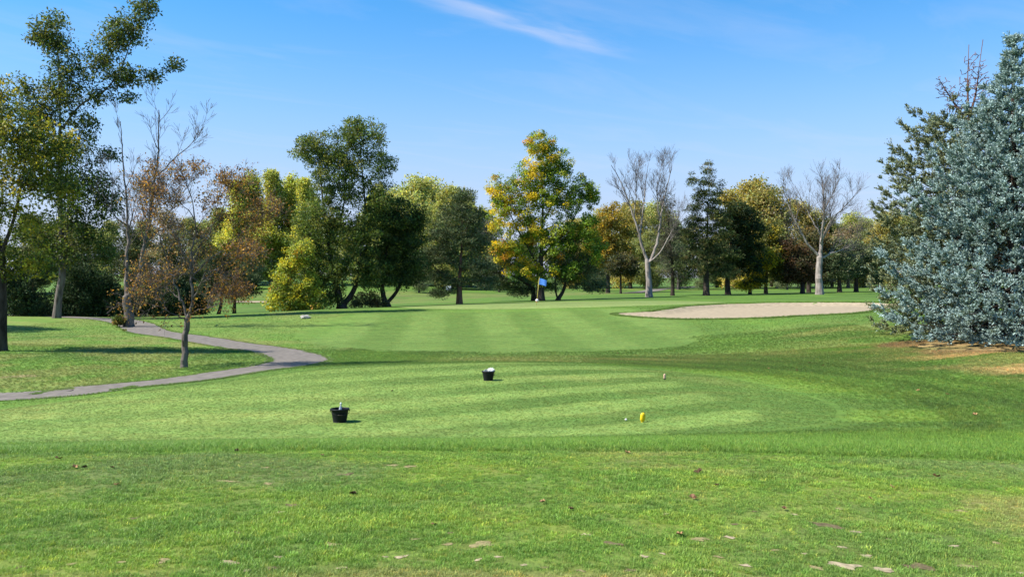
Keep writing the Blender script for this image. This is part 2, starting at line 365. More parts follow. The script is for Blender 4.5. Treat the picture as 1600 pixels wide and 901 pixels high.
xs = np.array([-v for v in xp[:0:-1]] + xp)
ys = np.array([-v for v in geo(0.5, 400, .6, 1.25)[::-1]] + list(np.arange(0, 4, .5)) + list(np.arange(4, 16, .22)) + list(np.arange(16, 46, .3)) + list(np.arange(46, 66, .25)) + list(np.arange(66, 110, .6)) + geo(110, 2600, 1.5, 1.09))
GX, GY = np.meshgrid(xs, ys)
GZ = zf(GX, GY) + .012 * (fbm(GX, GY, .9, 3) - .5) * sstep(4, 8, GY) + .05 * (fbm(GX, GY, 5, 3) - .5) * sstep(24, 34, GY) * sstep(120, 60, GY)
_m = (GX > 4) & (GX < 30) & (GY > 44) & (GY < 66); GZ[_m] -= .10 * sstep(.05, .5, -sdf(BUNK, GX[_m], GY[_m]))      # the sand sheet lies in this hollow
def zg(X, Y):
    X = np.asarray(X, float); Y = np.asarray(Y, float)
    return zf(X, Y) + .012 * (fbm(X, Y, .9, 3) - .5) * sstep(4, 8, Y) + .05 * (fbm(X, Y, 5, 3) - .5) * sstep(24, 34, Y) * sstep(120, 60, Y)
GC = ground_colour(GX, GY)
_t = (.55 * sstep(9.2, 8.6, GY))[..., None]; GC = GC * (1 - _t) + _t * (GC * np.array([.80, .62, .85]) + np.array([.018, .008, .004]))      # brownish thatch shows between the foreground blades
ny, nx = GX.shape
idx = np.arange(ny * nx).reshape(ny, nx)
Fq = np.stack([idx[:-1, :-1], idx[:-1, 1:], idx[1:, 1:], idx[1:, :-1]], -1).reshape(-1, 4)
def grass_ground():
    m, t = newmat('turf')
    at = N(t, 'ShaderNodeAttribute', attribute_name='col'); ge = N(t, 'ShaderNodeNewGeometry')
    def noise(s, d, stretch=(1, 1, 1), r=.6):
        mp = N(t, 'ShaderNodeMapping'); mp.inputs['Scale'].default_value = stretch; t.links.new(ge.outputs['Position'], mp.inputs[0])
        n = N(t, 'ShaderNodeTexNoise'); n.inputs['Scale'].default_value = s; n.inputs['Detail'].default_value = d; n.inputs['Roughness'].default_value = r
        t.links.new(mp.outputs[0], n.inputs['Vector']); return n.outputs[0]
    def rng_(v, a, b, c, d):
        mr = N(t, 'ShaderNodeMapRange'); t.links.new(v, mr.inputs[0])
        for i, q in enumerate((a, b, c, d)): mr.inputs[i + 1].default_value = q
        return mr.outputs[0]
    nf = noise(34, 5, (1, .55, 1), .7); nm = noise(5, 5, (.8, .8, 1)); nl = noise(.9, 5, (.6, 1, 1))
    v = MATH(t, 'MULTIPLY', MATH(t, 'MULTIPLY', rng_(nf, .25, .75, .62, 1.38), rng_(nm, .3, .7, .80, 1.20)), rng_(nl, .3, .7, .88, 1.12))
    hs = N(t, 'ShaderNodeHueSaturation'); t.links.new(at.outputs['Color'], hs.inputs['Color']); t.links.new(v, hs.inputs['Value'])
    t.links.new(rng_(noise(2.2, 4), .3, .7, .485, .515), hs.inputs['Hue'])
    b = N(t, 'ShaderNodeBsdfPrincipled'); b.inputs['Roughness'].default_value = .85; b.inputs['Specular IOR Level'].default_value = .12
    b.inputs['Sheen Weight'].default_value = .0
    t.links.new(hs.outputs[0], b.inputs['Base Color'])
    bp = N(t, 'ShaderNodeBump'); bp.inputs['Strength'].default_value = .9; bp.inputs['Distance'].default_value = .03
    hh = MATH(t, 'ADD', MATH(t, 'MULTIPLY', nf, .5), MATH(t, 'MULTIPLY', nm, .9)); t.links.new(hh, bp.inputs['Height']); t.links.new(bp.outputs[0], b.inputs['Normal'])
    o = N(t, 'ShaderNodeOutputMaterial'); t.links.new(b.outputs[0], o.inputs[0]); return m
TURF = grass_ground()
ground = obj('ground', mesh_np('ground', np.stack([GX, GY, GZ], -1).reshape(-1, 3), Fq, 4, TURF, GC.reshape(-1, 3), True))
tag(ground, kind='structure')

# bunker sand
SAND = simple('sand', (.30, .243, .163), .95, .05, (3.2, .14), .06)
_t_ = SAND.node_tree; _w = N(_t_, 'ShaderNodeTexWave', wave_type='BANDS', bands_direction='DIAGONAL'); _w.inputs['Scale'].default_value = 1.3; _w.inputs['Distortion'].default_value = 9; _w.inputs['Detail'].default_value = 3; _w.inputs['Detail Scale'].default_value = .5
_c = N(_t_, 'ShaderNodeTexCoord'); _t_.links.new(_c.outputs['Object'], _w.inputs['Vector']); _b2 = N(_t_, 'ShaderNodeBump'); _b2.inputs['Distance'].default_value = .03; _b2.inputs['Strength'].default_value = .8
_pb = [n for n in _t_.nodes if n.type == 'BSDF_PRINCIPLED'][0]; _ob = [n for n in _t_.nodes if n.type == 'BUMP' and n != _b2][0]; _t_.links.new(_w.outputs['Fac'], _b2.inputs['Height']); _t_.links.new(_ob.outputs[0], _b2.inputs['Normal']); _t_.links.new(_b2.outputs[0], _pb.inputs['Normal'])
def fan_sheet(name, outline, mat, off, rings=7, smooth=True):
    P = np.asarray(outline, float); c = P.mean(0); n = len(P); V, Fc = [], []
    for k in range(rings):
        t = 1 - k / rings
        Q = c + (P - c) * t; V.append(np.column_stack([Q, zg(Q[:, 0], Q[:, 1]) + off]))
    V = np.vstack(V + [np.array([[c[0], c[1], float(zg(c[:1], c[1:])[0]) + off]])])
    for k in range(rings - 1):
        for i in range(n): j = (i + 1) % n; Fc.append((k * n + i, k * n + j, (k + 1) * n + j, (k + 1) * n + i))
    for i in range(n): Fc.append(((rings - 1) * n + i, (rings - 1) * n + (i + 1) % n, len(V) - 1))
    return pymesh(name, V, Fc, mat, smooth)
wig = BUNK + rng.normal(0, .05, BUNK.shape)
tag(obj('bunker_sand', fan_sheet('bunker_sand', wig, SAND, .02, 14)), kind='structure')

# cart path
ASPH = simple('path_asphalt', (.158, .138, .116), .9, .12, (4, .25), .008)
def ribbon(name, ctr, wid, mat, off=.012, nacross=6):
    C = spline(ctr, 10, False); W = np.interp(np.linspace(0, 1, len(C)), np.linspace(0, 1, len(wid)), wid)
    T = np.gradient(C, axis=0); T /= np.linalg.norm(T, axis=1)[:, None]; Nn = np.column_stack([-T[:, 1], T[:, 0]])
    V = []
    e = np.random.default_rng(3)
    j0 = e.normal(0, .035, len(C)); j1 = e.normal(0, .035, len(C))
    for i in range(len(C)):
        for k in range(nacross + 1):
            s = k / nacross - .5; jj = j0[i] if k == 0 else (j1[i] if k == nacross else 0)
            p = C[i] + Nn[i] * (s * W[i] + jj); V.append((p[0], p[1], 0))
    V = np.array(V); V[:, 2] = zg(V[:, 0], V[:, 1]) + off
    Fc = []
    m = nacross + 1
    for i in range(len(C) - 1):
        for k in range(nacross): Fc.append((i * m + k, (i + 1) * m + k, (i + 1) * m + k + 1, i * m + k + 1))
    return pymesh(name, V, Fc, mat, True)
PATHC = [np.array(p) for p in ((-42, 17.0), (-30, 20.0))] + [hit(*p) for p in ((0, 620.5), (150, 607), (280, 594), (400, 577), (465, 566.5))]
PATHC += [hit(*p) for p in ((470, 558), (430, 548.5), (360, 538), (295, 527), (235, 518))] + [np.array((-27, 57)), np.array((-38, 66)), np.array((-55, 74))]
PATHC[6] = hit(455, 568); PATHC[7] = hit(468, 560)
obj_path = tag(obj('cart_path', ribbon('cart_path', PATHC, [2.4, 2.4, 2.4, 2.4, 2.4, 2.5, 2.7, 2.6, 2.5, 2.4, 2.2, 2.2, 2.2, 2.2, 2.2], ASPH, .014)), kind='structure')
far = [ground_pt(p, d)[:2] for p, d in ((985, 118), (1010, 128), (1040, 150), (1100, 170), (1200, 180))]
tag(obj('far_cart_path', ribbon('far_cart_path', far, [3, 3, 3], ASPH, .05)), kind='structure')
far2 = [ground_pt(p, d)[:2] for p, d in ((360, 112), (395, 111), (420, 110), (445, 109))]
tag(obj('far_sand_strip', ribbon('far_sand_strip', far2, [2, 3, 2], SAND, .05)), kind='structure')
#SPLIT_TREES

# ------------------------------------------------------------------ tree building
def grow(trunks, targets, step=.45, wpath=.45, droop=0.0, rr=None, jit=.06):
    """skeleton: trunk polylines (lists of points, the first from the base) then every target is reached from the cheapest existing node"""
    rr = rr or rng
    P, par, L = [], [], []
    def add(p, q, l): P.append(p); par.append(q); L.append(l); return len(P) - 1
    first = True
    for tr in trunks:
        tr = spline(np.array(tr, float), 5, False)
        if first: cur = add(tr[0], -1, 0.0); first = False
        else:
            A = np.array(P); cur = int(np.argmin(((A - tr[0]) ** 2).sum(1)))
        for p in tr[1:]:
            d = np.linalg.norm(p - P[cur])
            if d < .12: continue
            n = max(1, int(round(d / (step * 1.2)))); a = P[cur]
            for k in range(1, n + 1):
                cur = add(a + (p - a) * k / n, cur, L[cur] + d / n)
    ntr = len(P)
    base = P[0]
    zc = base[2] + .18 * (max(p[2] for p in P[:ntr]) - base[2])
    tg = np.array(targets); axis_d = np.array([min(np.linalg.norm(t - np.array(P[:ntr]), axis=1)) for t in tg])
    cap = len(tg) * 14 + ntr + 10
    A = np.zeros((cap, 3)); LL = np.zeros(cap); n = ntr
    A[:n] = P; LL[:n] = L
    par += [0] * (cap - n)
    tips = []
    for i in np.argsort(axis_d):
        t = tg[i]; D = t - A[:n]; d = np.sqrt((D * D).sum(1))
        up = np.maximum(0, -D[:, 2] - droop * d)            # target lower than node: costly
        low = np.maximum(0, zc - A[:n, 2])
        c = d + wpath * LL[:n] * .35 + 1.2 * up + 2.0 * low
        q = int(np.argmin(c)); dd = d[q]
        if dd < .05: tips.append(q); continue
        m = min(12, max(1, int(round(dd / step)))); a = A[q].copy()
        side = np.cross(t - a, (0, 0, 1.0)); mid = (a + t) * .5 + np.array([0, 0, 1.0]) * dd * rr.uniform(-.05, .13) * (1 if droop < .1 else 1.6) + side * rr.normal(0, .07)
        cur = q
        for k in range(1, m + 1):
            s = k / m; p = (1 - s) ** 2 * a + 2 * s * (1 - s) * mid + s * s * t
            if k < m: p = p + rr.normal(0, jit * step, 3)
            A[n] = p; par[n] = cur; LL[n] = LL[cur] + np.linalg.norm(p - A[cur]); cur = n; n += 1
        tips.append(cur)
    return A[:n], np.array(par[:n]), np.array(tips)
def radii(P, par, R0, r0):
    n = len(P); cnt = np.zeros(n); haschild = np.zeros(n, bool)
    haschild[par[1:]] = True
    cnt[~haschild] = 1
    for i in range(n - 1, 0, -1): cnt[par[i]] += cnt[i]
    p = math.log(max(cnt[0], 3)) / math.log(R0 / r0)
    r = r0 * cnt ** (1 / p)
    L = np.zeros(n)
    for i in range(1, n): L[i] = L[par[i]] + np.linalg.norm(P[i] - P[par[i]])
    return np.maximum(r * (1 - .68 * (L / L.max()) ** .9), r0)
def wood(name, P, par, r, mat, flare=1.35, twig=None, tw=.035):
    n = len(P); d = np.zeros((n, 3)); ch = np.arange(1, n)
    d[1:] = P[1:] - P[par[1:]]; d[0] = (0, 0, 1)
    d /= np.linalg.norm(d, axis=1)[:, None] + 1e-9
    main = np.full(n, -1); best = np.zeros(n)
    for i in range(1, n):
        if r[i] > best[par[i]]: best[par[i]] = r[i]; main[par[i]] = i
    nd = d.copy(); k = main >= 0; nd[k] = d[k] + d[main[k]]; nd /= np.linalg.norm(nd, axis=1)[:, None] + 1e-9
    V, Fc, off, MI = [], [], 0, []
    ismain = main[par[1:]] == ch
    sd = np.where(ismain[:, None], nd[par[1:]], d[1:]); sr = np.where(ismain, r[par[1:]], np.minimum(r[par[1:]] * .9, r[1:] * 1.2))
    rb = r.copy()
    z0 = P[0, 2]; fl = 1 + (flare - 1) * np.exp(-((P[:, 2] - z0) / (2.2 * r[0])) ** 1.0) * (r > .5 * r[0]); sr = np.where(ismain, sr * fl[par[1:]], sr); er = r[1:] * fl[1:]
    for seg, lo, hi in ((9, .07, 99), (5, .022, .07), (3, -1, .022)):
        e = np.nonzero((r[1:] >= lo) & (r[1:] < hi))[0]
        if not len(e): continue
        ref = np.array([.31, .93, .17])
        a0 = np.cross(sd[e], ref); a0 /= np.linalg.norm(a0, axis=1)[:, None]; b0 = np.cross(sd[e], a0)
        a1 = np.cross(nd[e + 1], ref); a1 /= np.linalg.norm(a1, axis=1)[:, None]; b1 = np.cross(nd[e + 1], a1)
        th = 2 * pi * np.arange(seg) / seg
        lump = 1 + (.07 * np.sin(3 * th + 1.1) if seg == 9 else 0 * th)
        v0 = P[par[1:]][e][:, None] + sr[e][:, None, None] * lump[None, :, None] * (np.cos(th)[None, :, None] * a0[:, None] + np.sin(th)[None, :, None] * b0[:, None])
        v1 = P[1:][e][:, None] + er[e][:, None, None] * lump[None, :, None] * (np.cos(th)[None, :, None] * a1[:, None] + np.sin(th)[None, :, None] * b1[:, None])
        m = len(e); V.append(np.concatenate([v0, v1], 1).reshape(-1, 3))
        b = off + np.arange(m)[:, None] * 2 * seg; k = np.arange(seg)[None]; k2 = (k + 1) % seg
        Fc.append(np.stack([b + k, b + k2, b + seg + k2, b + seg + k], -1).reshape(-1, 4)); off += m * 2 * seg
        MI.append(np.repeat((r[1:][e] < tw).astype(np.int32), seg))
    me = mesh_np(name, np.vstack(V), np.vstack(Fc), 4, mat, None, True)
    if twig: me.materials.append(twig); me.polygons.foreach_set('material_index', np.concatenate(MI))
    return me
def kites(C, dirs, nrm, length, width):
    """leaf blades: kite of 4 verts each, slightly folded"""
    s = np.cross(dirs, nrm); s /= np.linalg.norm(s, axis=1)[:, None] + 1e-9
    n2 = np.cross(s, dirs)
    L = length[:, None]; W = width[:, None]
    v = np.stack([C, C + dirs * L * .45 + s * W * .5 + n2 * W * .12, C + dirs * L, C + dirs * L * .45 - s * W * .5 + n2 * W * .12], 1)
    return v
def unit(n, rr):
    v = rr.normal(size=(n, 3)); return v / (np.linalg.norm(v, axis=1)[:, None] + 1e-9)
def leaves(name, cl, rad, per, size, cols, mat, rr, flat=.75, aspect=.62, up=.5, jitter=.28, hang=0.0, needle=False):
    """cl: clump centres (n,3), rad (n,), cols (n,3)"""
    n = len(cl); m = n * per
    ci = np.repeat(np.arange(n), per)
    off = unit(m, rr) * (rr.random(m) ** .42)[:, None] * rad[ci][:, None]; off[:, 2] *= flat
    C = cl[ci] + off
    o = off / (np.linalg.norm(off, axis=1)[:, None] + 1e-9)
    if needle:
        d = o * .9 + unit(m, rr) * .6 + np.array([0, 0, .35]); 
    else:
        d = o * .6 + unit(m, rr) * .8 + np.array([0, 0, -hang])
    d /= np.linalg.norm(d, axis=1)[:, None]
    nr = unit(m, rr) + np.array([0, 0, up]); nr /= np.linalg.norm(nr, axis=1)[:, None]
    ln = size * rr.uniform(.6, 1.4, m)
    V = kites(C, d, nr, ln, ln * aspect)
    col = cols[ci] * np.exp(rr.normal(0, jitter, (m, 1))) * np.exp(rr.normal(0, .07, (m, 3)))
    colv = np.repeat(col, 4, 0)
    return mesh_np(name, V.reshape(-1, 3), np.arange(m * 4), 4, mat, colv)
def lobes_pts(lobes, n, rr, shell=.45, depth=.9, D=None):
    """clump centres in ellipsoids given as (px, py, rx, ry[, depth offset m]) at distance D"""
    k = D / F
    wts = np.array([(l[2] * l[3]) for l in lobes]) ** .9; wts = wts / wts.sum()
    pick = rr.choice(len(lobes), n, p=wts)
    o = unit(n, rr) * (rr.random(n) ** shell)[:, None]
    P = np.empty((n, 3))
    for i, l in enumerate(lobes):
        m = pick == i; c = pix(l[0], l[1], D); dz = l[4] if len(l) > 4 else 0.0
        P[m] = c + np.array([0, dz, 0]) + o[m] * np.array([l[2] * k, depth * (l[2] + l[3]) * .5 * k, l[3] * k])
    return P, pick
def palette(pal, n, rr):
    wt = np.array([p[0] for p in pal], float); cs = np.array([p[1] for p in pal], float)
    return 1.3 * cs[rr.choice(len(pal), n, p=wt / wt.sum())] * np.exp(rr.normal(0, .10, (n, 1)))
def fractal(trunks, R0, limbR, rr, counts=(9, 6, 5), lens=(3.0, 1.6, .8), r0=.009, ang=.62, up=.10, step=.35, start=.30):
    """bare tree: given limbs, then three orders of ascending side branches; returns nodes, parents, radii"""
    P, par, rad = [], [], []
    def add(p, q, r): P.append(np.array(p, float)); par.append(q); rad.append(r); return len(P) - 1
    limbs = []
    for i, tr in enumerate(trunks):
        tr = spline(np.array(tr, float), 5, False); Lt = np.concatenate([[0], np.cumsum(np.linalg.norm(np.diff(tr, axis=0), axis=1))]); L = Lt[-1]
        n = max(3, int(L / step)); pts = np.stack([np.interp(np.linspace(0, L, n + 1), Lt, tr[:, k]) for k in range(3)], 1)
        pts[1:-1] += rr.normal(0, .03, pts[1:-1].shape)
        if i == 0: cur = add(pts[0], -1, R0); ra, rb = R0, R0 * .82
        else:
            A = np.array(P); cur = int(np.argmin(((A - pts[0]) ** 2).sum(1))); ra, rb = min(limbR[i], rad[cur] * .85), limbR[i] * .16
        ids = [cur]
        for k in range(1, n + 1): cur = add(pts[k], cur, ra + (rb - ra) * (k / n) ** .8); ids.append(cur)
        if i > 0: limbs.append((ids, L, 0))
    while limbs:
        ids, L, lv = limbs.pop()
        if lv >= len(counts): continue
        m = max(1, int(counts[lv] * rr.uniform(.7, 1.3)))
        for f in np.sort(1 - rr.random(m) ** 1.25 * (1 - start)):
            k = min(len(ids) - 2, max(0, int(f * (len(ids) - 1)))); a = ids[k]; d = P[ids[k + 1]] - P[a]; d /= np.linalg.norm(d) + 1e-9
            s = np.cross(d, unit(1, rr)[0]); s /= np.linalg.norm(s) + 1e-9
            an = ang * rr.uniform(.6, 1.35); v = d * math.cos(an) + s * math.sin(an); v[2] += up * 1.5; v /= np.linalg.norm(v)
            ln = lens[lv] * rr.uniform(.55, 1.3) * (1.15 - .45 * f); st = step * (1, .9, .8)[lv]; n = max(2, int(ln / st)); rs = max(r0, min(rad[a] * .62, .045 * (1, .45, .25)[lv] * ln / lens[lv] + r0)); cur = a; p = P[a].copy(); nid = [a]
            for q in range(1, n + 1):
                v = v + rr.normal(0, .09, 3) + np.array([0, 0, up]); v /= np.linalg.norm(v); p = p + v * ln / n; cur = add(p, cur, max(r0, rs * (1 - .85 * q / n))); nid.append(cur)
            limbs.append((nid, ln, lv + 1))
    return np.array(P), np.array(par), np.array(rad)
def bare_tree(name, label, px, D, trunks, R0, limbR, bark, seed, r0=.010, counts=(10, 7, 5), lens=(3.0, 1.6, .8), tw=.045, lf=None, **kw):
    rr = np.random.default_rng(2000 + seed); b = ground_pt(px, D); o = empty(name, b); tag(o, label, 'tree')
    tr = [[pix(x, y, D) + np.array([0, (dz[0] if dz else 0), 0]) for x, y, *dz in t] for t in trunks]; tr[0][0] = b - np.array([0, 0, .12])
    P, par, r = fractal(tr, R0, limbR, rr, counts, lens, r0, **kw)
    obj('trunk', wood(name + '_trunk', P - b, par, r, bark, 1.3, B_TWIG, tw), o)
    if lf:
        tips = np.nonzero((r < lf['rmax']) & (P[:, 2] > b[2] + lf.get('zmin', 0)))[0]; tips = tips[rr.random(len(tips)) < lf['frac']]; C = P[tips] - b
        k = lf.get('keep'); 
        if k is not None: C = C[k(C + b, rr)]
        if 'extra' in lf:
            e, _ = lobes_pts(lf['extra'][0], lf['extra'][1], rr, .5, .9, D); C = np.vstack([C, e - b])
        obj('crown', leaves(name + '_crown', C, lf['crad'] * rr.uniform(.6, 1.3, len(C)), lf['per'], lf['size'], palette(lf['pal'], len(C), rr), LEAF, rr, .8, .55, .5, .28, .6), o)
    return o
TREES = {}
def tree(name, label, cat, px, D, trunks, R0, lobes, ncl, pal, per=45, size=.2, crad=.55, bark=None, mat=None, seed=0, extra=0, r0=.008,
         group=None, flat=.75, aspect=.62, up=.5, shell=.45, depth=.9, droop=0.0, step=.5, hang=.15, needle=False, colf=None, leaf_frac=1.0, wpath=.45, parts=('trunk', 'crown'), jitter=.28, sink=.12, twig=None, tw=.035, dens=1.5, nodeleaf=None):
    rr = np.random.default_rng(1000 + seed)
    b = ground_pt(px, D); o = empty(name, b)
    tag(o, label, cat, group)
    if per > 20 or nodeleaf: ncl = int(ncl * 1.25)
    tr = []
    for t in trunks: tr.append([pix(x, y, D) + np.array([0, (dz[0] if dz else 0), 0]) for x, y, *dz in t])
    tr[0][0] = b - np.array([0, 0, sink])
    cl, pick = lobes_pts(lobes, ncl, rr, shell, depth, D)
    zmin = zf(cl[:, 0], cl[:, 1]) + .25; cl[:, 2] = np.maximum(cl[:, 2], zmin)
    tg = cl
    if extra:
        e, _ = lobes_pts(lobes, extra, rr, .6, depth, D); tg = np.vstack([cl, e])
    P, par, tips = grow(tr, tg, step, wpath, droop, rr)
    r = radii(P, par, R0, r0)
    me = wood(name + '_' + parts[0], P - b, par, r, bark or B_DARK, 1.35, twig, tw)
    obj(parts[0], me, o)
    if per:
        if per > 20: per = int(per * dens)
        lc = cl[rr.random(len(cl)) < leaf_frac] if leaf_frac < 1 else cl
        if nodeleaf:      # leaves sit along the thin twigs
            q = np.nonzero(r < nodeleaf[0])[0]; q = q[rr.random(len(q)) < min(1, nodeleaf[1] / len(q))]; lc = P[q]
        rad = crad * rr.uniform(.6, 1.35, len(lc))
        cols = palette(pal, len(lc), rr) if colf is None else colf(lc, rr)
        obj(parts[1], leaves(name + '_' + parts[1], lc - b, rad, per, size, cols, mat or LEAF, rr, flat, aspect, up, jitter, hang, needle), o)
    TREES[label] = o
    return o
def copy_tree(o, loc, rz, s, label, group=None):
    c = o.copy(); COL.objects.link(c); c.location = [float(v) for v in loc]; c.rotation_euler = (0, 0, rz); c.scale = (s, s, s)
    c['label'] = label
    if group: c['group'] = group
    for ch in list(o.children):
        k = ch.copy(); COL.objects.link(k); k.parent = c
    return c
G_DARK = [(3, (.035, .062, .016)), (2, (.055, .085, .02)), (1, (.09, .105, .025))]
G_OAK = [(3, (.058, .088, .022)), (2.6, (.09, .125, .03)), (1.6, (.15, .16, .042))]
G_LOCUST = [(3, (.07, .098, .022)), (3, (.11, .125, .025)), (1.4, (.20, .19, .03)), (1.3, (.04, .065, .018))]
G_PINE = [(3, (.075, .098, .045)), (2, (.11, .128, .06)), (1, (.045, .062, .028))]
P_YEL = [(3, (.40, .31, .025)), (2, (.30, .27, .03)), (1, (.18, .20, .03))]

# ---- left side: near trees
tree('locust_tree', 'tall yellow-green tree at left edge with dark trunk nearest the path', 'tree', 1, 36.7,
     [[(1, 548), (3, 470), (1, 400), (-8, 330), (-12, 240), (-10, 170)], [(1, 400), (25, 330), (40, 250)], [(0, 380), (-40, 310), (-70, 230)]], .22,
     [(-5, 165, 50, 48), (30, 215, 55, 55), (-50, 235, 70, 75), (25, 285, 55, 40), (85, 235, 40, 45), (-90, 300, 70, 60), (-20, 330, 60, 30), (95, 290, 35, 35), (50, 345, 40, 30), (10, 400, 28, 35), (60, 410, 28, 28)],
     330, [(2.6, (.125, .14, .022)), (2.2, (.20, .19, .026)), (1.3, (.30, .25, .03)), (2.2, (.055, .078, .018))], per=26, size=.145, crad=.34, dens=1, nodeleaf=(.03, 3200), seed=1, extra=500, aspect=.5, hang=.4)
tree('cottonwood_tree', 'tallest dark green tree at upper left on a pale leaning trunk', 'tree', 88, 59.0,
     [[(84, 500), (92, 460), (97, 430), (96, 370), (93, 290), (94, 200), (92, 120), (88, 60)], [(95, 205), (125, 165), (165, 140), (190, 105), (205, 60), (215, 10)], [(165, 140), (205, 130), (240, 118), (275, 104)], [(93, 290), (130, 260), (160, 250)], [(96, 330), (60, 270), (50, 210)]], .25,
     [(82, 50, 26, 45), (108, 105, 38, 42), (95, 150, 40, 40), (160, 95, 28, 45), (205, 45, 28, 30), (225, 10, 22, 28), (180, 60, 25, 30), (190, 118, 30, 22), (238, 120, 22, 10), (274, 102, 15, 9), (200, 155, 16, 9), (150, 150, 34, 14), (62, 185, 36, 40), (110, 230, 48, 32), (150, 290, 32, 30), (95, 285, 52, 32), (55, 245, 40, 40), (120, 335, 42, 25), (170, 240, 18, 12), (60, 55, 12, 18), (50, 60, 6, 6), (100, 390, 40, 26), (140, 365, 36, 28), (65, 370, 36, 30), (160, 400, 22, 20), (130, 190, 30, 24), (40, 140, 24, 24), (170, 320, 26, 26)],
     560, [(3, (.05, .08, .02)), (2.8, (.085, .115, .026)), (2, (.14, .15, .032))], per=26, size=.20, crad=.50, dens=1, nodeleaf=(.035, 4200), seed=2, extra=700, bark=B_GREY, aspect=.5, hang=.3, shell=.6, r0=.012)
bare_tree('bare_forked_tree', 'leafless grey tree forking low on the lawn beside the bend of the path', 201, 52.0,
     [[(203, 512), (200, 490), (198, 465)], [(198, 465), (191, 430, .5), (188, 380, 1), (184, 320, 1.2), (178, 250, 1.2), (176, 185, 1)], [(198, 465), (213, 445), (222, 400), (232, 345), (240, 290), (247, 235), (248, 172)], [(244, 275), (265, 255), (292, 232), (318, 205)], [(186, 350), (165, 310), (150, 270)], [(225, 385), (260, 340), (285, 290)], [(190, 420), (205, 370), (215, 310)]], .30,
     [0, .13, .16, .075, .05, .06, .05], B_GREY, 3, r0=.008, counts=(10, 5, 4), lens=(2.2, 1.2, .6), lf=dict(rmax=.02, frac=.07, crad=.25, per=5, size=.11, pal=[(1, (.26, .12, .04)), (1, (.15, .09, .04))], keep=lambda C, rr: C[:, 2] < 5.5))
bare_tree('crabapple_tree', 'small tree with rusty brown leaves and grey twigs inside the path bend', 287, 31.0,
     [[(287, 577), (288, 545), (291, 515), (292, 498)], [(292, 498), (302, 468), (299, 430), (301, 385), (305, 345), (296, 300), (290, 275)], [(292, 498), (280, 460), (262, 410), (245, 360), (238, 310)], [(303, 465), (325, 440, -.5), (355, 418, -.8), (395, 400, -1)], [(300, 400), (330, 360), (352, 320), (365, 285)], [(305, 345), (285, 320), (240, 285)], [(299, 430), (345, 385, .6), (385, 345, .9), (410, 325, 1)], [(284, 470), (250, 450, .6), (222, 440, .8)], [(295, 490), (318, 478, .8), (350, 455, 1.2)], [(290, 500), (262, 478, -.7), (235, 470, -1)], [(300, 420), (290, 370, -1), (270, 320, -1.4)]], .125,
     [0, .07, .05, .045, .04, .03, .038, .032, .028, .028, .03], B_GREY, 4, r0=.0045, counts=(14, 7, 4), lens=(1.25, .75, .42), tw=.02, up=.05, step=.2, ang=.75,
     lf=dict(rmax=.012, frac=.50, crad=.15, per=4, size=.082, pal=[(3, (.20, .105, .034)), (2.4, (.14, .08, .036)), (1.8, (.36, .20, .038)), (1, (.20, .15, .04))], keep=lambda C, rr: rr.random(len(C)) < np.where((C[:, 0] / 31 * F + HX) + (C[:, 2] - 3) * 6 > 325, .9, .48), extra=([(300, 480, 30, 22), (400, 365, 24, 50), (345, 310, 50, 30), (370, 400, 45, 30)], 420)))
copy_tree(TREES['tall yellow-green tree at left edge with dark trunk nearest the path'], ground_pt(-205, 47), 2.1, .95, 'unseen yellow-green tree added beyond the left edge to shade the lawn')  # out-of-view copy, added for the shadow it casts on the left lawn
# leaf tufts low on the crabapple's trunk come with its crown; dark evergreens behind the left lawn
for i, (px, D, lb, lab) in enumerate([
    (35, 64, [(35, 470, 34, 34), (20, 440, 30, 30), (55, 490, 30, 16)], 'broad dark juniper behind the lawn at far left'),
    (118, 66, [(118, 470, 34, 34), (130, 440, 30, 26), (110, 492, 32, 12)], 'dark green evergreen bush right of the pale leaning trunk'),
    (165, 67, [(160, 470, 30, 34), (178, 480, 30, 24), (150, 445, 26, 26)], 'dark green evergreen bush left of the bare forked tree'),
    (238, 69, [(240, 480, 36, 24), (225, 462, 28, 28), (262, 474, 26, 22)], 'low dark evergreen behind the bare forked tree'),
    (290, 72, [(292, 478, 34, 22), (310, 470, 26, 22), (275, 462, 25, 25)], 'low dark evergreen behind the rusty crabapple')]):
    tree('juniper_bush', lab, 'bush', px, D, [[(px, 500), (px, 470), (px, 440)]], .12, lb, 110, [(3, (.030, .050, .020)), (2, (.045, .068, .028)), (1, (.065, .085, .035))], per=70, size=.2, crad=.6, seed=20 + i, mat=NEEDLE, aspect=.4, needle=True, parts=('stem', 'foliage'), group='dark evergreens behind the left lawn', flat=.85)
for i, (px, top, D, lab) in enumerate([(50, 335, 70, 'grey-olive pine behind the juniper at far left'), (128, 350, 72, 'grey-olive pine behind the pale leaning trunk'), (205, 345, 70, 'yellowish pine behind the bare forked tree'), (262, 370, 76, 'dull olive pine behind the crabapple, left of two small pines'), (-60, 330, 68, 'olive pine at the extreme left edge')]):
    lb = []; rr = np.random.default_rng(50 + i)
    for k in range(9):
        f = k / 8; y = top + 12 + f * (470 - top); wd = 10 + 34 * (f ** .7)
        lb.append((px + rr.normal(0, 8), y, wd, 14 + rr.uniform(0, 6)))
    tree('pine_tree', lab, 'tree', px, D, [[(px, 500), (px + 2, 440), (px - 1, (top + 440) / 2), (px, top)]], .2, lb, 150, [(2, (.075, .085, .034)), (2, (.11, .115, .045)), (1, (.05, .062, .026))], per=60, size=.24, crad=.55, seed=30 + i, mat=NEEDLE, bark=B_RED, aspect=.22, flat=.5, needle=True, up=.3, group='pines behind the left lawn')
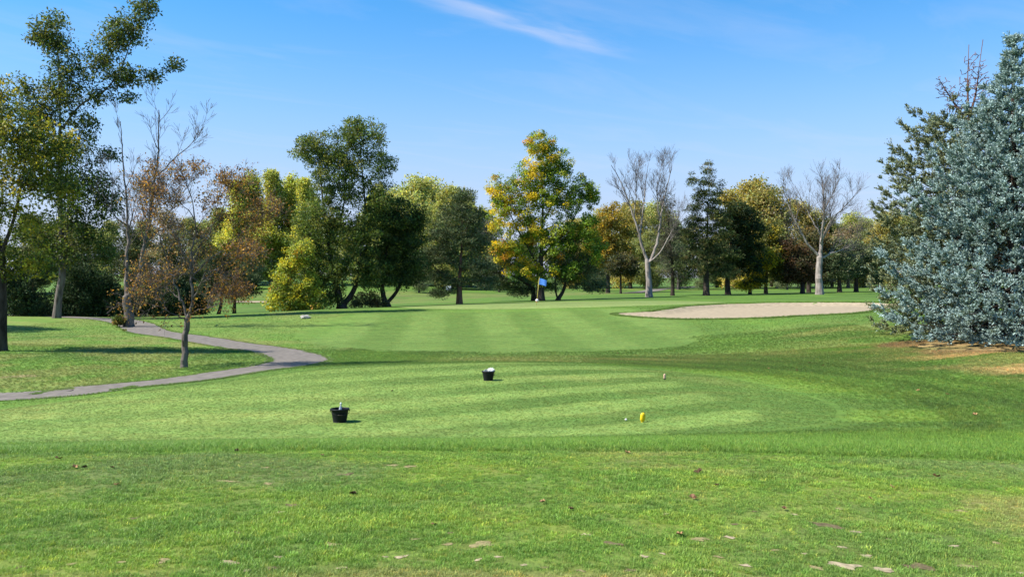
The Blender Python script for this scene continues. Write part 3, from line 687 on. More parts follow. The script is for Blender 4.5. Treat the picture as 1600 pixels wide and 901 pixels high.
tree('leafy_shrub', 'small shrub at the foot of the bare forked tree', 'bush', 187, 51.5, [[(187, 508), (187, 500)]], .03, [(187, 500, 9, 8), (183, 504, 6, 5)], 40, [(2, (.07, .09, .02)), (1, (.18, .12, .03))], per=25, size=.10, crad=.16, seed=40, parts=('stem', 'foliage'), step=.2, r0=.004)
for i, (px, lb, lab) in enumerate([(341, [(335, 440, 28, 18), (352, 425, 22, 16), (325, 455, 20, 12), (345, 410, 14, 10)], 'small dark pine behind the crabapple, left one of a pair'), (366, [(372, 440, 28, 16), (385, 452, 22, 12), (365, 420, 18, 14), (355, 452, 15, 10)], 'small dark pine behind the crabapple, right one of a pair')]):
    tree('small_pine', lab, 'tree', px, 76, [[(px, 500), (px + (5 if i == 0 else 1), 470), (px + 4, 440), (px + 6, 412)]], .16, lb, 110, [(3, (.03, .045, .02)), (1.5, (.05, .065, .028))], per=60, size=.22, crad=.5, seed=60 + i, mat=NEEDLE, aspect=.25, flat=.5, needle=True, group='pair of small pines')

# ---- centre: trees round the green
tree('golden_shrub', 'broad golden-yellow shrub at the left foot of the dark oaks', 'bush', 452, 72, [[(452, 490), (450, 460), (445, 420)], [(452, 480), (475, 440), (472, 400)]], .14,
     [(440, 465, 24, 24), (462, 470, 28, 20), (445, 435, 22, 24), (482, 455, 22, 32), (455, 408, 18, 20), (475, 395, 18, 24), (492, 478, 20, 12)], 220,
     None, per=48, size=.17, crad=.5, seed=70, parts=('stem', 'foliage'),
     colf=lambda c, rr: palette([(3, (.36, .33, .035)), (3.4, (.23, .26, .04)), (2.6, (.13, .17, .035)), (.3, (.42, .22, .03))], len(c), rr))
tree('oak_tree', 'big dark green double-topped oak left of the green', 'tree', 535, 75,
     [[(534, 483), (530, 465), (522, 430), (512, 370), (503, 300), (498, 230)], [(534, 478), (548, 462), (557, 440), (562, 400), (571, 340), (566, 270), (560, 200)], [(512, 370), (535, 330), (540, 270)]], .42,
     [(497, 235, 38, 30), (480, 228, 18, 14), (560, 215, 48, 30), (556, 195, 14, 12), (540, 255, 40, 26), (592, 250, 26, 36), (525, 290, 44, 34), (585, 310, 34, 40), (505, 350, 44, 42), (560, 370, 45, 42), (480, 400, 30, 40), (535, 420, 45, 34), (500, 445, 34, 26), (580, 430, 35, 28), (612, 262, 10, 8), (512, 470, 26, 14)],
     700, G_OAK, per=50, size=.185, crad=.60, hang=-.55, aspect=.5, seed=71, depth=.8, r0=.012, shell=.5)
tree('oak_tree', 'very dark green round tree right of the double-topped oak', 'tree', 605, 77,
     [[(603, 483), (598, 455), (600, 420), (608, 360), (612, 320)], [(603, 475), (620, 455), (632, 425), (640, 380)], [(598, 455), (585, 430), (575, 400)]], .36,
     [(612, 340, 42, 32), (640, 370, 28, 42), (600, 390, 44, 36), (650, 415, 22, 28), (580, 425, 34, 22), (625, 430, 36, 20), (652, 345, 12, 22)],
     360, [(4, (.034, .056, .016)), (2, (.055, .08, .022)), (1, (.10, .115, .03))], per=54, size=.175, crad=.62, hang=-.4, seed=72)
tree('low_brush', 'low olive brush between the two dark oaks', 'bush', 570, 76, [[(570, 482), (572, 465)]], .05, [(570, 468, 24, 14), (590, 474, 14, 8), (555, 474, 12, 9)], 70, [(2, (.09, .095, .035)), (1, (.15, .12, .045))], per=36, size=.13, crad=.4, seed=73, parts=('stem', 'foliage'), r0=.005)
tree('scots_pine', 'grey-green pine with pinkish upper trunk left of the maple', 'tree', 718, 82,
     [[(718, 477), (718, 440), (721, 390), (722, 340), (720, 295)], [(719, 450), (700, 435), (680, 440)], [(720, 425), (745, 415), (765, 420)]], .30,
     [(722, 312, 24, 20), (705, 335, 26, 20), (738, 345, 22, 20), (690, 365, 24, 22), (722, 372, 36, 20), (748, 385, 22, 18), (695, 400, 30, 18), (740, 415, 30, 12), (682, 430, 24, 14), (690, 456, 22, 8), (758, 440, 22, 12), (705, 440, 24, 10), (668, 400, 14, 20)],
     300, G_PINE, per=62, size=.25, crad=.55, seed=74, mat=NEEDLE, bark=B_RED, aspect=.22, flat=.45, needle=True)
tree('maple_tree', 'golden and green maple behind the flag', 'tree', 845, 88,
     [[(845, 474), (844, 440), (846, 390), (848, 320), (846, 250)], [(845, 420), (815, 370), (790, 320)], [(846, 400), (885, 360), (912, 310)], [(847, 350), (870, 300), (872, 250)]], .42,
     [(786, 335, 26, 42), (778, 300, 18, 26), (800, 390, 34, 26), (815, 300, 26, 36), (845, 228, 26, 20), (838, 265, 30, 34), (872, 262, 22, 34), (862, 310, 38, 34), (905, 310, 24, 38), (925, 300, 15, 20), (905, 360, 32, 30), (865, 375, 36, 34), (828, 350, 26, 34), (928, 385, 20, 28), (880, 420, 38, 22), (832, 420, 20, 16), (800, 425, 14, 10), (848, 438, 14, 9)],
     780, None, per=52, size=.175, crad=.52, seed=75, depth=.85, r0=.012,
     colf=lambda c, rr: np.where((((c[:, 0] / 88 * F + HX) + rr.normal(0, 40, len(c)) + np.where(c[:, 2] > 14.2, -40, 0)) < 816)[:, None],
                                 palette([(4, (.44, .33, .02)), (1.1, (.42, .20, .024)), (2.6, (.33, .30, .028)), (2, (.14, .18, .025))], len(c), rr),
                                 palette([(4, (.11, .175, .02)), (2.6, (.19, .235, .024)), (1.1, (.36, .29, .025)), (1.5, (.055, .095, .016))], len(c), rr)))
tree('pine_tree', 'low grey pine boughs spreading left behind the maple trunk', 'tree', 834, 90, [[(834, 474), (832, 440), (820, 400), (815, 370)], [(833, 450), (800, 430), (765, 425)]], .26,
     [(782, 415, 34, 18), (765, 438, 24, 12), (790, 445, 28, 10), (800, 390, 26, 16), (815, 455, 20, 8), (748, 425, 12, 12)], 170, G_PINE, per=62, size=.25, crad=.6, seed=76, mat=NEEDLE, aspect=.22, flat=.45, needle=True)
tree('pine_tree', 'twin-stemmed grey pine right of the maple trunk', 'tree', 873, 89, [[(869, 472), (868, 450), (872, 410), (880, 370)], [(870, 470), (881, 452), (886, 420), (893, 380)]], .26,
     [(880, 432, 34, 14), (905, 440, 34, 12), (930, 448, 22, 10), (890, 405, 34, 18), (915, 415, 28, 14), (860, 450, 16, 8), (885, 380, 24, 16)], 190, G_PINE, per=58, size=.25, crad=.6, seed=77, mat=NEEDLE, aspect=.22, flat=.45, needle=True)
tree('ochre_tree', 'ochre tree behind the right shoulder of the maple', 'tree', 950, 122, [[(950, 447), (951, 410), (955, 340)]], .3,
     [(955, 340, 30, 24), (970, 365, 26, 26), (938, 360, 20, 26), (945, 400, 24, 24), (975, 400, 16, 24), (925, 395, 12, 20)], 230, [(3, (.32, .22, .03)), (2, (.22, .18, .035)), (1.3, (.13, .13, .03))], per=42, size=.26, crad=.75, seed=78)
tree('small_dark_tree', 'small dark tree on a thin trunk left of the pale bare tree', 'tree', 970, 116, [[(970, 447), (970, 425), (972, 400)]], .16, [(972, 408, 18, 15), (985, 420, 16, 12), (958, 420, 12, 12)], 90, [(2, (.05, .055, .025)), (1, (.12, .10, .04))], per=45, size=.24, crad=.65, seed=79)
# ---- right: bare trees, spruce, darker trees
bare_tree('bare_pale_tree', 'leafless pale-trunked tree right of the maple', 1015, 92,
     [[(1016, 461), (1014, 435), (1012, 410)], [(1012, 410), (1004, 385), (994, 350), (982, 315), (968, 280), (955, 258)], [(1012, 410), (1022, 395), (1030, 360), (1036, 320), (1044, 285), (1050, 258)], [(1000, 370), (1008, 320, 1), (1012, 285, 1.5), (1016, 255, 1.5)], [(1012, 412), (1026, 398, -1), (1038, 375, -2), (1052, 340, -3)], [(990, 340), (992, 300, -1), (988, 265, -2)], [(1032, 345), (1024, 300, -1), (1032, 265, -2)]], .36, [0, .19, .19, .13, .13, .09, .09],
     B_PALE, 80, r0=.0085, counts=(9, 7, 5), lens=(3.0, 1.7, .9), up=.14, step=.45, start=.2)
tree('half_dead_pine', 'thin brownish-grey half-dead pine between pale bare tree and spruce', 'tree', 1051, 96, [[(1052, 461), (1051, 420), (1046, 370), (1042, 300)]], .22,
     [(1042, 325, 16, 26), (1045, 365, 24, 24), (1048, 400, 28, 18), (1052, 425, 24, 12), (1035, 385, 18, 16)], 150, [(2, (.10, .088, .062)), (2, (.07, .07, .045)), (1, (.05, .06, .03))], per=38, size=.24, crad=.55, seed=81, mat=NEEDLE, aspect=.2, flat=.5, needle=True, extra=150)
def cone(px, y0, y1, w, rr, n=13, pw=.75):
    out = []
    for k in range(n):
        f = (k + .5) / n; y = y0 + (y1 - y0) * f; wd = 5 + w * f ** pw
        for s in (-.45, .45) if f > .2 else (0,):
            out.append((px + s * wd + rr.normal(0, 2.5), y + rr.normal(0, 3), wd * (.62 if f > .2 else 1), 9 + 5 * f))
    return out
_r = np.random.default_rng(7)
tree('spruce_tree', 'tall olive spruce with pointed top between the two pale bare trees', 'tree', 1104, 92, [[(1104, 462), (1104, 400), (1106, 330), (1108, 253)]], .33,
     cone(1106, 256, 425, 48, _r, 14) + [(1080, 280, 4, 12), (1128, 290, 4, 10)], 420, [(3, (.06, .075, .026)), (2, (.10, .105, .035)), (1.4, (.16, .13, .05)), (1.5, (.035, .05, .02))], per=50, size=.22, crad=.45, seed=82, mat=NEEDLE, aspect=.3, flat=.5, needle=True)
tree('dark_tree', 'near-black green tree leaning on the right of the olive spruce', 'tree', 1138, 95, [[(1138, 461), (1137, 430), (1142, 380), (1150, 330)]], .3,
     [(1150, 340, 26, 28), (1168, 365, 26, 36), (1145, 385, 34, 30), (1172, 405, 24, 26), (1140, 420, 30, 16), (1122, 410, 20, 20)], 300, [(4, (.022, .038, .012)), (1.5, (.04, .058, .016)), (.6, (.09, .09, .02))], per=55, size=.21, crad=.55, seed=83)
tree('yellow_leaved_tree', 'low tree with bright yellow leaves beneath the near-black tree', 'tree', 1172, 97, [[(1172, 461), (1173, 440), (1180, 410)]], .2,
     [(1160, 444, 15, 8), (1184, 418, 14, 16), (1200, 405, 18, 16), (1178, 440, 22, 10)], 110, [(3, (.46, .36, .02)), (2, (.22, .22, .03)), (2, (.06, .08, .02))], per=40, size=.2, crad=.5, seed=84)
tree('olive_tree', 'olive tree with yellow edges left of the copper trees', 'tree', 1197, 99, [[(1197, 461), (1197, 440), (1200, 400)]], .22,
     [(1200, 395, 26, 22), (1218, 410, 24, 22), (1190, 425, 24, 14), (1225, 430, 18, 12), (1205, 365, 16, 18)], 200, [(3, (.07, .085, .022)), (2, (.12, .125, .03)), (1, (.30, .25, .03))], per=44, size=.22, crad=.6, seed=85)
tree('copper_tree', 'dark copper-brown tree just left of the right bare tree', 'tree', 1254, 98, [[(1254, 461), (1254, 440), (1250, 400)]], .25, [(1248, 405, 24, 22), (1240, 425, 22, 18), (1262, 430, 18, 14), (1232, 385, 14, 14)], 180, [(3, (.075, .048, .028)), (2, (.13, .075, .03)), (1.2, (.05, .05, .02))], per=42, size=.2, crad=.58, seed=86)
tree('copper_tree', 'dull rust-tinged tree behind the trunk of the right bare tree', 'tree', 1264, 103, [[(1264, 461), (1264, 430), (1268, 380)]], .25, [(1268, 375, 28, 22), (1285, 400, 24, 22), (1258, 400, 18, 20), (1275, 425, 24, 14)], 190, [(3, (.10, .085, .04)), (2, (.17, .11, .035)), (1.2, (.06, .065, .025))], per=40, size=.22, crad=.6, seed=87)
bare_tree('bare_pale_tree', 'wide leafless pale tree at right of the bunker background', 1281, 90,
     [[(1282, 461), (1280, 435), (1281, 402)], [(1281, 402), (1262, 380), (1245, 350), (1232, 320), (1222, 290)], [(1281, 402), (1284, 370), (1288, 330), (1286, 295), (1283, 275)], [(1285, 375), (1300, 345), (1322, 320), (1342, 298)], [(1282, 405), (1300, 395), (1325, 386), (1346, 372)], [(1284, 370), (1268, 330, 1), (1252, 285, 2)], [(1288, 330), (1305, 295), (1312, 278)], [(1283, 385), (1276, 345, -2), (1270, 300, -4)], [(1284, 375), (1296, 335, -2), (1330, 345, -3)]], .38, [0, .16, .22, .13, .12, .11, .09, .10, .08],
     B_PALE, 88, r0=.0085, counts=(9, 7, 5), lens=(3.0, 1.7, .9), up=.09, step=.45, start=.2)
for i, (px, D, lb, lab) in enumerate([(1312, 102, [(1312, 425, 26, 14), (1300, 405, 22, 16), (1328, 412, 18, 14), (1315, 385, 16, 14)], 'dark pine just right of the wide bare tree'),
                                      (1338, 104, [(1340, 425, 26, 12), (1355, 408, 22, 16), (1338, 395, 20, 16), (1365, 435, 14, 10)], 'greyish pine between the wide bare tree and the blue spruce'),
                                      (1376, 112, [(1378, 420, 22, 16), (1392, 400, 22, 18), (1370, 395, 18, 18)], 'dark pine half hidden by the blue spruce')]):
    tree('pine_tree', lab, 'tree', px, D, [[(px, 460), (px, 430), (px + 2, 390)]], .26, lb, 140, G_PINE, per=55, size=.27, crad=.65, seed=90 + i, mat=NEEDLE, aspect=.25, flat=.5, needle=True, group='pines right of the bunker background')

# ---- far treeline
def pick_far(pal, seed, name, cat='tree', h=15.0, wd=5.5, tall=False, mat=None, needle=False, bare=False):
    """one far tree with its base at the origin of its empty, foliage almost down to the ground"""
    rr = np.random.default_rng(seed); o = empty(name, (0, 0, 0)); o['category'] = cat
    n = 11; C = []
    for k in range(n):
        f = k / (n - 1); z = h * (.12 + .80 * f); rad = wd * (math.sin(pi * (.16 + .74 * f)) ** .7) * rr.uniform(.75, 1.1) * (.62 if tall else 1)
        a = rr.uniform(0, 2 * pi); C.append((math.cos(a) * rad * .4, math.sin(a) * rad * .4, z, rad * .72, h * .10))
    m = 420; pk = rr.integers(0, n, m); C = np.array(C); u = unit(m, rr) * (rr.random(m) ** .4)[:, None]
    cl = C[pk, :3] + u * np.stack([C[pk, 3], C[pk, 3], C[pk, 4]], 1); cl[:, 2] = np.maximum(cl[:, 2], .3)
    P, par, _ = grow([[(0, 0, -.3), (.1, 0, h * .25), (0, .1, h * .6), (0, 0, h * .9)]], cl, .9, .45, 0, rr)
    obj('trunk', wood(name + '_trunk', P, par, radii(P, par, .32, .014), B_GREY), o)
    obj('crown', leaves(name + '_crown', cl, 1.0 * rr.uniform(.6, 1.3, m), 18 if bare else 64, .29, 1.15 * palette(pal, m, rr), mat or LEAF, rr, .8, .3 if needle else .62, .5, .28, .1, needle), o)
    return o
FAR = {  # leaf colours lifted, the paleness of distant air put into the palettes
 'poplar': pick_far([(3, (.29, .29, .06)), (3, (.22, .245, .06)), (1.4, (.36, .33, .05))], 201, 'poplar_tree', h=17, wd=4.6, tall=True),
 'poplar2': pick_far([(3, (.28, .30, .055)), (3, (.19, .23, .05)), (1, (.38, .34, .04))], 202, 'poplar_tree', h=17, wd=5.2, tall=True),
 'willow': pick_far([(3, (.25, .27, .085)), (2, (.19, .215, .07)), (1, (.30, .29, .08))], 203, 'willow_tree', h=14, wd=6.5),
 'ochre': pick_far([(3, (.27, .225, .06)), (2, (.23, .205, .07)), (1.3, (.17, .17, .06))], 204, 'ochre_tree', h=15, wd=6.0),
 'green': pick_far([(3, (.15, .175, .06)), (2, (.19, .20, .07)), (1, (.11, .13, .05))], 205, 'broadleaf_tree', h=14, wd=5.5),
 'pine': pick_far([(3, (.075, .095, .045)), (2, (.11, .125, .055))], 206, 'pine_tree', h=12, wd=4.5, mat=NEEDLE, needle=True),
 'brown': pick_far([(2, (.19, .15, .095)), (2, (.15, .13, .085)), (1, (.24, .18, .08))], 207, 'brown_tree', h=13, wd=5.5, bare=True),
}
HT = dict(poplar=17, poplar2=17, willow=14, ochre=15, green=14, pine=12, brown=13)
used = set()
def far_tree(kind, px, top, D, label, rz=None):
    b = ground_pt(px, D); s = (pix(px, top, D)[2] - b[2]) / (HT[kind] * .985)
    rz = rng.uniform(0, 6.28) if rz is None else rz
    if kind not in used:
        used.add(kind); o = FAR[kind]; o.location = [float(v) for v in b]; o.rotation_euler = (0, 0, rz); o.scale = (s, s, s); o['label'] = label; o['group'] = 'far treeline'
    else: o = copy_tree(FAR[kind], b, rz, s, label, 'far treeline')
    return o
for a in [
 ('willow', 705, 300, 150, 'far pale green willow just behind the pinkish-trunked pine'),
 ('poplar2', 590, 300, 160, 'far yellow-green poplar behind the double-topped oak'),
 ('willow', 1340, 338, 160, 'far pale willow right of the wide bare tree'),
 ('green', 1205, 345, 160, 'far green tree behind the olive tree with yellow edges'),
 ('willow', 930, 335, 175, 'far pale willow behind the ochre tree'),
 ('poplar', 372, 288, 150, 'leftmost yellow-green poplar of the far row above the crabapple'),
 ('poplar2', 398, 276, 152, 'second poplar from the left of the far yellow-green row'),
 ('poplar', 424, 272, 150, 'third poplar from the left of the far yellow-green row'),
 ('poplar2', 450, 280, 154, 'fourth poplar from the left of the far yellow-green row'),
 ('poplar', 478, 284, 150, 'rightmost poplar of the far row touching the double-topped oak'),
 ('green', 345, 330, 158, 'far green tree left of the poplar row'),
 ('willow', 640, 285, 165, 'far pale green willow right of the dark round oak'),
 ('willow', 682, 288, 170, 'far pale green willow left of the pinkish-trunked pine'),
 ('green', 735, 318, 165, 'far green tree behind the pinkish-trunked pine'),
 ('brown', 760, 345, 150, 'far brown tree left of the golden maple'),
 ('green', 610, 330, 172, 'far green tree behind the dark round oak'),
 ('green', 560, 350, 168, 'far green tree behind the double-topped oak'),
 ('willow', 520, 345, 175, 'far willow hidden behind the double-topped oak'),
 ('ochre', 900, 345, 165, 'far ochre tree behind the maple'),
 ('green', 830, 360, 170, 'far green tree behind the maple trunk'),
 ('ochre', 985, 318, 158, 'far ochre tree behind the left bare pale tree'),
 ('willow', 1025, 322, 172, 'far pale tree seen through the left bare pale tree'),
 ('green', 1010, 365, 150, 'far dull green tree low behind the left bare pale tree'),
 ('pine', 1060, 350, 140, 'far dark pine left of the olive spruce'),
 ('ochre', 1182, 284, 140, 'tall golden domed tree behind the near-black tree'),
 ('ochre', 1150, 300, 148, 'golden tree behind the right edge of the olive spruce'),
 ('brown', 1215, 325, 138, 'far brown tree left of the right bare tree'),
 ('ochre', 1255, 318, 150, 'far ochre tree seen through the right bare tree'),
 ('green', 1300, 345, 150, 'far green tree right of the right bare trunk'),
 ('brown', 1325, 352, 140, 'far brown tree under the right bare tree limbs'),
 ('green', 1350, 350, 145, 'far green tree left of the blue spruce'),
 ('ochre', 1390, 335, 120, 'yellow-green tree directly left of the blue spruce'),
 ('green', 1430, 330, 130, 'far green tree behind the blue spruce'),
 ('green', 1500, 330, 140, 'far green tree hidden behind the blue spruce'),
 ('pine', 1580, 330, 135, 'far pine hidden behind the blue spruce'),
 ('green', 1680, 320, 135, 'far green tree beyond the right edge'),
 ('green', 300, 345, 150, 'far green tree behind the crabapple'),
 ('brown', 262, 330, 140, 'far brown tree between bare forked tree and crabapple'),
 ('green', 225, 350, 145, 'far green tree behind the bare forked tree'),
 ('green', 170, 350, 130, 'far green tree left of the bare forked tree'),
 ('willow', 110, 345, 135, 'far pale tree behind the pale leaning trunk'),
 ('green', 50, 340, 130, 'far green tree behind the juniper'),
 ('green', -20, 330, 130, 'far green tree at the left edge'),
 ('willow', -110, 320, 130, 'far pale tree beyond the left edge'),
 ('green', -220, 330, 135, 'far green tree well beyond the left edge'),
 ('pine', 390, 395, 140, 'far low pine under the poplar row'),
 ('pine', 330, 400, 135, 'far low dark pine left of the poplar row'),
 ('pine', 655, 395, 130, 'far low pine right of the dark round oak'),
 ('pine', 1100, 395, 135, 'far low pine behind the olive spruce'),
 ('pine', 1230, 395, 128, 'far low pine left of the right bare trunk'),
 ('pine', 930, 400, 140, 'far low pine right of the maple'),
 ('green', 1120, 370, 155, 'far green tree behind the olive spruce'),
 ('green', 700, 370, 150, 'far low green tree left of the pinkish-trunked pine'),
 ('pine', 780, 400, 138, 'far low pine left of the maple'),
]: far_tree(*a)

# ---- blue spruces on the right mound
def spruce(name, label, px, D, top_py, Rmax, pal, seed, zlow=.25, nsprig=1.0, cut=None, lean=0.0, dead=None, group=None, prf=None):
    rr = np.random.default_rng(seed); b = ground_pt(px, D); H = pix(px, top_py, D)[2] - b[2]
    o = empty(name, b); tag(o, label, 'tree', group)
    Hc = H if cut is None else cut
    V, Fc = tube([(0, 0, -.2), (0, 0, H * .3), (lean * .5, 0, H * .6), (lean, 0, Hc - .1)], [.26, .2, .12, .02], 8)
    obj('trunk', pymesh(name + '_trunk', V, Fc, B_DARK, True), o)
    def prof(z):
        f = z / H
        return Rmax * float(np.interp(f, *prf)) + .1
    S, Dr, Nl = [], [], []       # sprig origin, direction, length
    BV, BF, bo = [], [], 0
    z = zlow
    while z < Hc - .12:
        Lm = prof(z); nb = max(6, int(7.5 + Lm * 4.0)); a0 = rr.uniform(0, 2 * pi)
        for k in range(nb):
            zj = z + rr.normal(0, .09); a = a0 + 2 * pi * k / nb + rr.normal(0, .12); gz = float(sstep(.34, .62, fbm(np.array([a * max(Lm, 1.2) + 40 + seed]), np.array([zj * 1.5 + 7]), .85, 2))[0])      # boughs stand out in lobes with deep recesses between
            L = Lm * (.60 + .46 * gz) * rr.uniform(.90, 1.06)
            f = z / H; el0 = (.30 + .55 * f + rr.normal(0, .06)) if f > .3 else (-.02 + f + rr.normal(0, .06)); sag = (.16 * L + .05) * (1 - .8 * f)
            ts = np.linspace(0, 1, 9); hx = ts * L * math.cos(el0 * .6)
            hz = zj + ts * L * math.sin(el0) * .55 - sag * np.sin(pi * ts * .75) + .12 * L * ts ** 3
            hz = np.maximum(hz, .12)
            pts = np.stack([np.cos(a) * hx, np.sin(a) * hx, hz], 1)
            pts[:, 0] += lean * z / H
            V, Fc = tube(pts, np.linspace(.035, .006, 9) * (.4 + .6 * L / Rmax), 3)
            BV += list(V); BF += [tuple(i + bo for i in f_) for f_ in Fc]; bo += len(V)
            # side shoots
            dd = np.gradient(pts, axis=0); dd /= np.linalg.norm(dd, axis=1)[:, None] + 1e-9
            nb2 = max(3, int((2.6 + L * 2.6) * nsprig))
            t = 1 - rr.random(nb2) ** 1.15 * .74; t[0] = 1
            ip = np.stack([np.interp(t, ts, pts[:, i]) for i in range(3)], 1); idr = np.stack([np.interp(t, ts, dd[:, i]) for i in range(3)], 1)
            sd = np.cross(idr, (0, 0, 1.0)); sd /= np.linalg.norm(sd, axis=1)[:, None] + 1e-9
            s = rr.uniform(-1, 1, nb2); s[0] = 0; wd = (.36 * L * (1 - t) + .09 * L + .05)
            hub = ip + sd * (s * wd)[:, None] + np.array([0, 0, 1.0]) * (-.22 * np.abs(s) * wd + rr.normal(0, .03, nb2))[:, None]
            d = idr + sd * (s * .75)[:, None] + np.array([0, 0, 1.0]) * rr.normal(.06, .12, nb2)[:, None]; d /= np.linalg.norm(d, axis=1)[:, None]
            q = 10
            hb = np.repeat(hub, q, 0); hd = np.repeat(d, q, 0)
            d2 = hd + unit(nb2 * q, rr) * .70 + np.array([0, 0, .10]); d2 /= np.linalg.norm(d2, axis=1)[:, None]
            org = hb - hd * (rr.random(nb2 * q) * .10)[:, None] + rr.normal(0, .02, (nb2 * q, 3))
            S.append(org); Dr.append(d2); Nl.append(rr.uniform(.17, .32, nb2 * q) * np.repeat(rr.uniform(.65, 1.35, nb2), q))
        z += .43 + .18 * rr.random() + .12 * (1 - z / H)
    ntop = 26
    S.append(np.stack([rr.normal(lean, .05, ntop), rr.normal(0, .05, ntop), Hc - rr.random(ntop) * .7], 1)); d = unit(ntop, rr) * .5 + np.array([0, 0, .9]); Dr.append(d / np.linalg.norm(d, axis=1)[:, None]); Nl.append(rr.uniform(.14, .24, ntop))
    S = np.vstack(S); Dr = np.vstack(Dr); Nl = np.concatenate(Nl)
    S[:, 2] = np.maximum(S[:, 2], .06)
    obj('branches', pymesh(name + '_branches', BV, BF, B_DARK), o)['kind'] = 'stuff'
    n = len(S); K = 9 if nsprig > .9 else 7
    ci = np.repeat(np.arange(n), K); m = n * K
    tt = np.tile(np.linspace(0, .95, K), n)
    u = unit(m, rr); u -= (u * Dr[ci]).sum(1)[:, None] * Dr[ci]; u /= np.linalg.norm(u, axis=1)[:, None] + 1e-9
    nd = Dr[ci] * .75 + u * .75; nd /= np.linalg.norm(nd, axis=1)[:, None]
    C = S[ci] + Dr[ci] * (tt * Nl[ci])[:, None]
    ln = (.090 - .030 * tt) * rr.uniform(.8, 1.2, m); 
    side = np.cross(nd, unit(m, rr)); side /= np.linalg.norm(side, axis=1)[:, None] + 1e-9
    wv = .031
    T = np.stack([C - side * wv, C + side * wv, C + nd * ln[:, None]], 1)
    cc = palette(pal, n, rr)[ci] * np.exp(rr.normal(0, .12, (m, 1)))
    obj('needles', mesh_np(name + '_needles', T.reshape(-1, 3), np.arange(m * 3), 3, NEEDLE, np.repeat(cc, 3, 0)), o)['kind'] = 'stuff'
    if dead is not None:
        P, par, _ = grow(*dead(b, rr))
        obj('dead_top', wood(name + '_dead', P - b, par, radii(P, par, .08, .017), B_RED), o)['label'] = 'bare reddish-brown dead top'
    print(name, n, 'sprigs', m, 'needle tris')
    return o
BLUE = [(3, (.205, .275, .255)), (2, (.155, .215, .195)), (1.2, (.27, .345, .325)), (.8, (.12, .155, .11))]
OLIV = [(3, (.10, .115, .056)), (2, (.14, .145, .062)), (1, (.16, .18, .10))]
spruce('blue_spruce', 'large blue-grey spruce at the right edge on the mound', 1583, 33.5, 62, 5.05, BLUE, 301, prf=([0, .08, .14, .32, .49, .68, .77, 1], [.72, .92, 1, .84, .66, .40, .24, .0]))
def dead_fn(b, rr):
    D = 38.5
    tr = [[pix(1512, 190, D), pix(1524, 150, D), pix(1530, 105, D), pix(1536, 62, D)], [pix(1515, 185, D), pix(1512, 140, D), pix(1514, 70, D)], [pix(1512, 190, D), pix(1490, 160, D), pix(1468, 125, D)]]
    pts, _ = lobes_pts([(1528, 120, 14, 45), (1512, 130, 12, 45), (1484, 150, 22, 24), (1470, 130, 12, 14), (1500, 170, 24, 18), (1540, 140, 10, 30)], 520, rr, .6, .6, D)
    return tr, pts, .3, .45, .2, rr
spruce('olive_spruce', 'olive-green spruce with bare dead top behind the blue spruce', 1500, 38.0, 62, 4.0, OLIV + [(.9, (.15, .20, .16))], 302, cut=9.6, nsprig=.8, dead=dead_fn, prf=([0, .15, .45, .6, .72, .80, .85, 1], [.9, 1, .83, .70, .50, .42, .2, 0]))
#SPLIT_OBJECTS

# ------------------------------------------------------------------ things on the course
BLACK = simple('black_plastic', (.008, .009, .011), .6, .2, (14, .2)); WIRE = simple('galvanised_wire', (.35, .35, .36), .4, .5, None, 0, .9)
WHITE = simple('white_paper', (.78, .74, .68), .8, .2, (30, .1), .004); CLEAR = simple('clear_plastic', (.75, .80, .82), .12, .5, None, 0, 0, .55); CAP = simple('white_cap', (.8, .82, .72), .5, .4)
YEL = simple('yellow_paint', (.78, .50, .008), .4, .4, (12, .06)); PEACH = simple('faded_orange', (.62, .40, .27), .6, .3, (12, .1)); FOOT = simple('dark_rubber', (.02, .016, .012), .7)
POLE = simple('yellow_pole', (.72, .60, .10), .4, .4); FLAGM = simple('blue_flag', (.10, .26, .72), .75, .1, (8, .05)); BALLM = simple('white_ball', (.85, .80, .76), .35, .5)
REDM = simple('red_plastic', (.55, .10, .06), .5)
def bucket(p, label, rz):
    o = empty('bucket', p, rz); tag(o, label, 'bucket', 'black tee buckets')
    H, rt, rb = .265, .176, .128; t = .006
    prof = [(rb * .97, 0), (rb, .006)] + [(rb + (rt - rb) * f, H * f) for f in np.linspace(.05, .93, 8)] + [(rt - .002, H * .95), (rt - .002, H), (rt - t, H)] + [(rb + (rt - rb) * f - t, H * f) for f in np.linspace(.95, .06, 6)] + [(.001, .012)]
    V, Fc = lathe(prof, 36); obj('body', pymesh('bucket_body', V, Fc, BLACK, True), o)
    V, Fc = lathe([(rt - .001, H - .030), (rt + .011, H - .028), (rt + .013, H - .012), (rt + .012, H + .002), (rt - .004, H + .004), (rt - .006, H - .002), (rt - .001, H - .030)], 36); obj('rim', pymesh('bucket_rim', V, Fc, BLACK, True), o)
    V, Fc = lathe([(rb - .01, -.001), (rb + .006, .001), (rb + .008, .012), (rb + .002, .018), (rb - .001, .012)], 36); obj('foot_ring', pymesh('bucket_foot', V, Fc, BLACK, True), o)
    pts = [((rt + .017) * math.cos(a), -(rt + .017) * math.sin(a), H - .035 - .075 * math.sin(a)) for a in np.linspace(0, pi, 17)]
    V, Fc = tube(pts, .0035, 6); hd = obj('handle', pymesh('bucket_handle', V, Fc, BLACK, True), o)
    V, Fc = tube(pts[6:11], .009, 8); obj('grip', pymesh('bucket_grip', V, Fc, FOOT, True), hd)
    for s in (-1, 1):
        V, Fc = tube([(s * (rt + .002), 0, H - .035), (s * (rt + .024), 0, H - .035)], .011, 8); obj('handle_lug', pymesh('bucket_lug', V, Fc, BLACK, True), o)
    return o
def onground(px, py, dz=0.0):
    q = hit(px, py, zf=zg); return np.array([q[0], q[1], float(zg(q[:1], q[1:])[0]) + dz])
bp1 = onground(531, 658.8); bp2 = onground(763, 594.2)
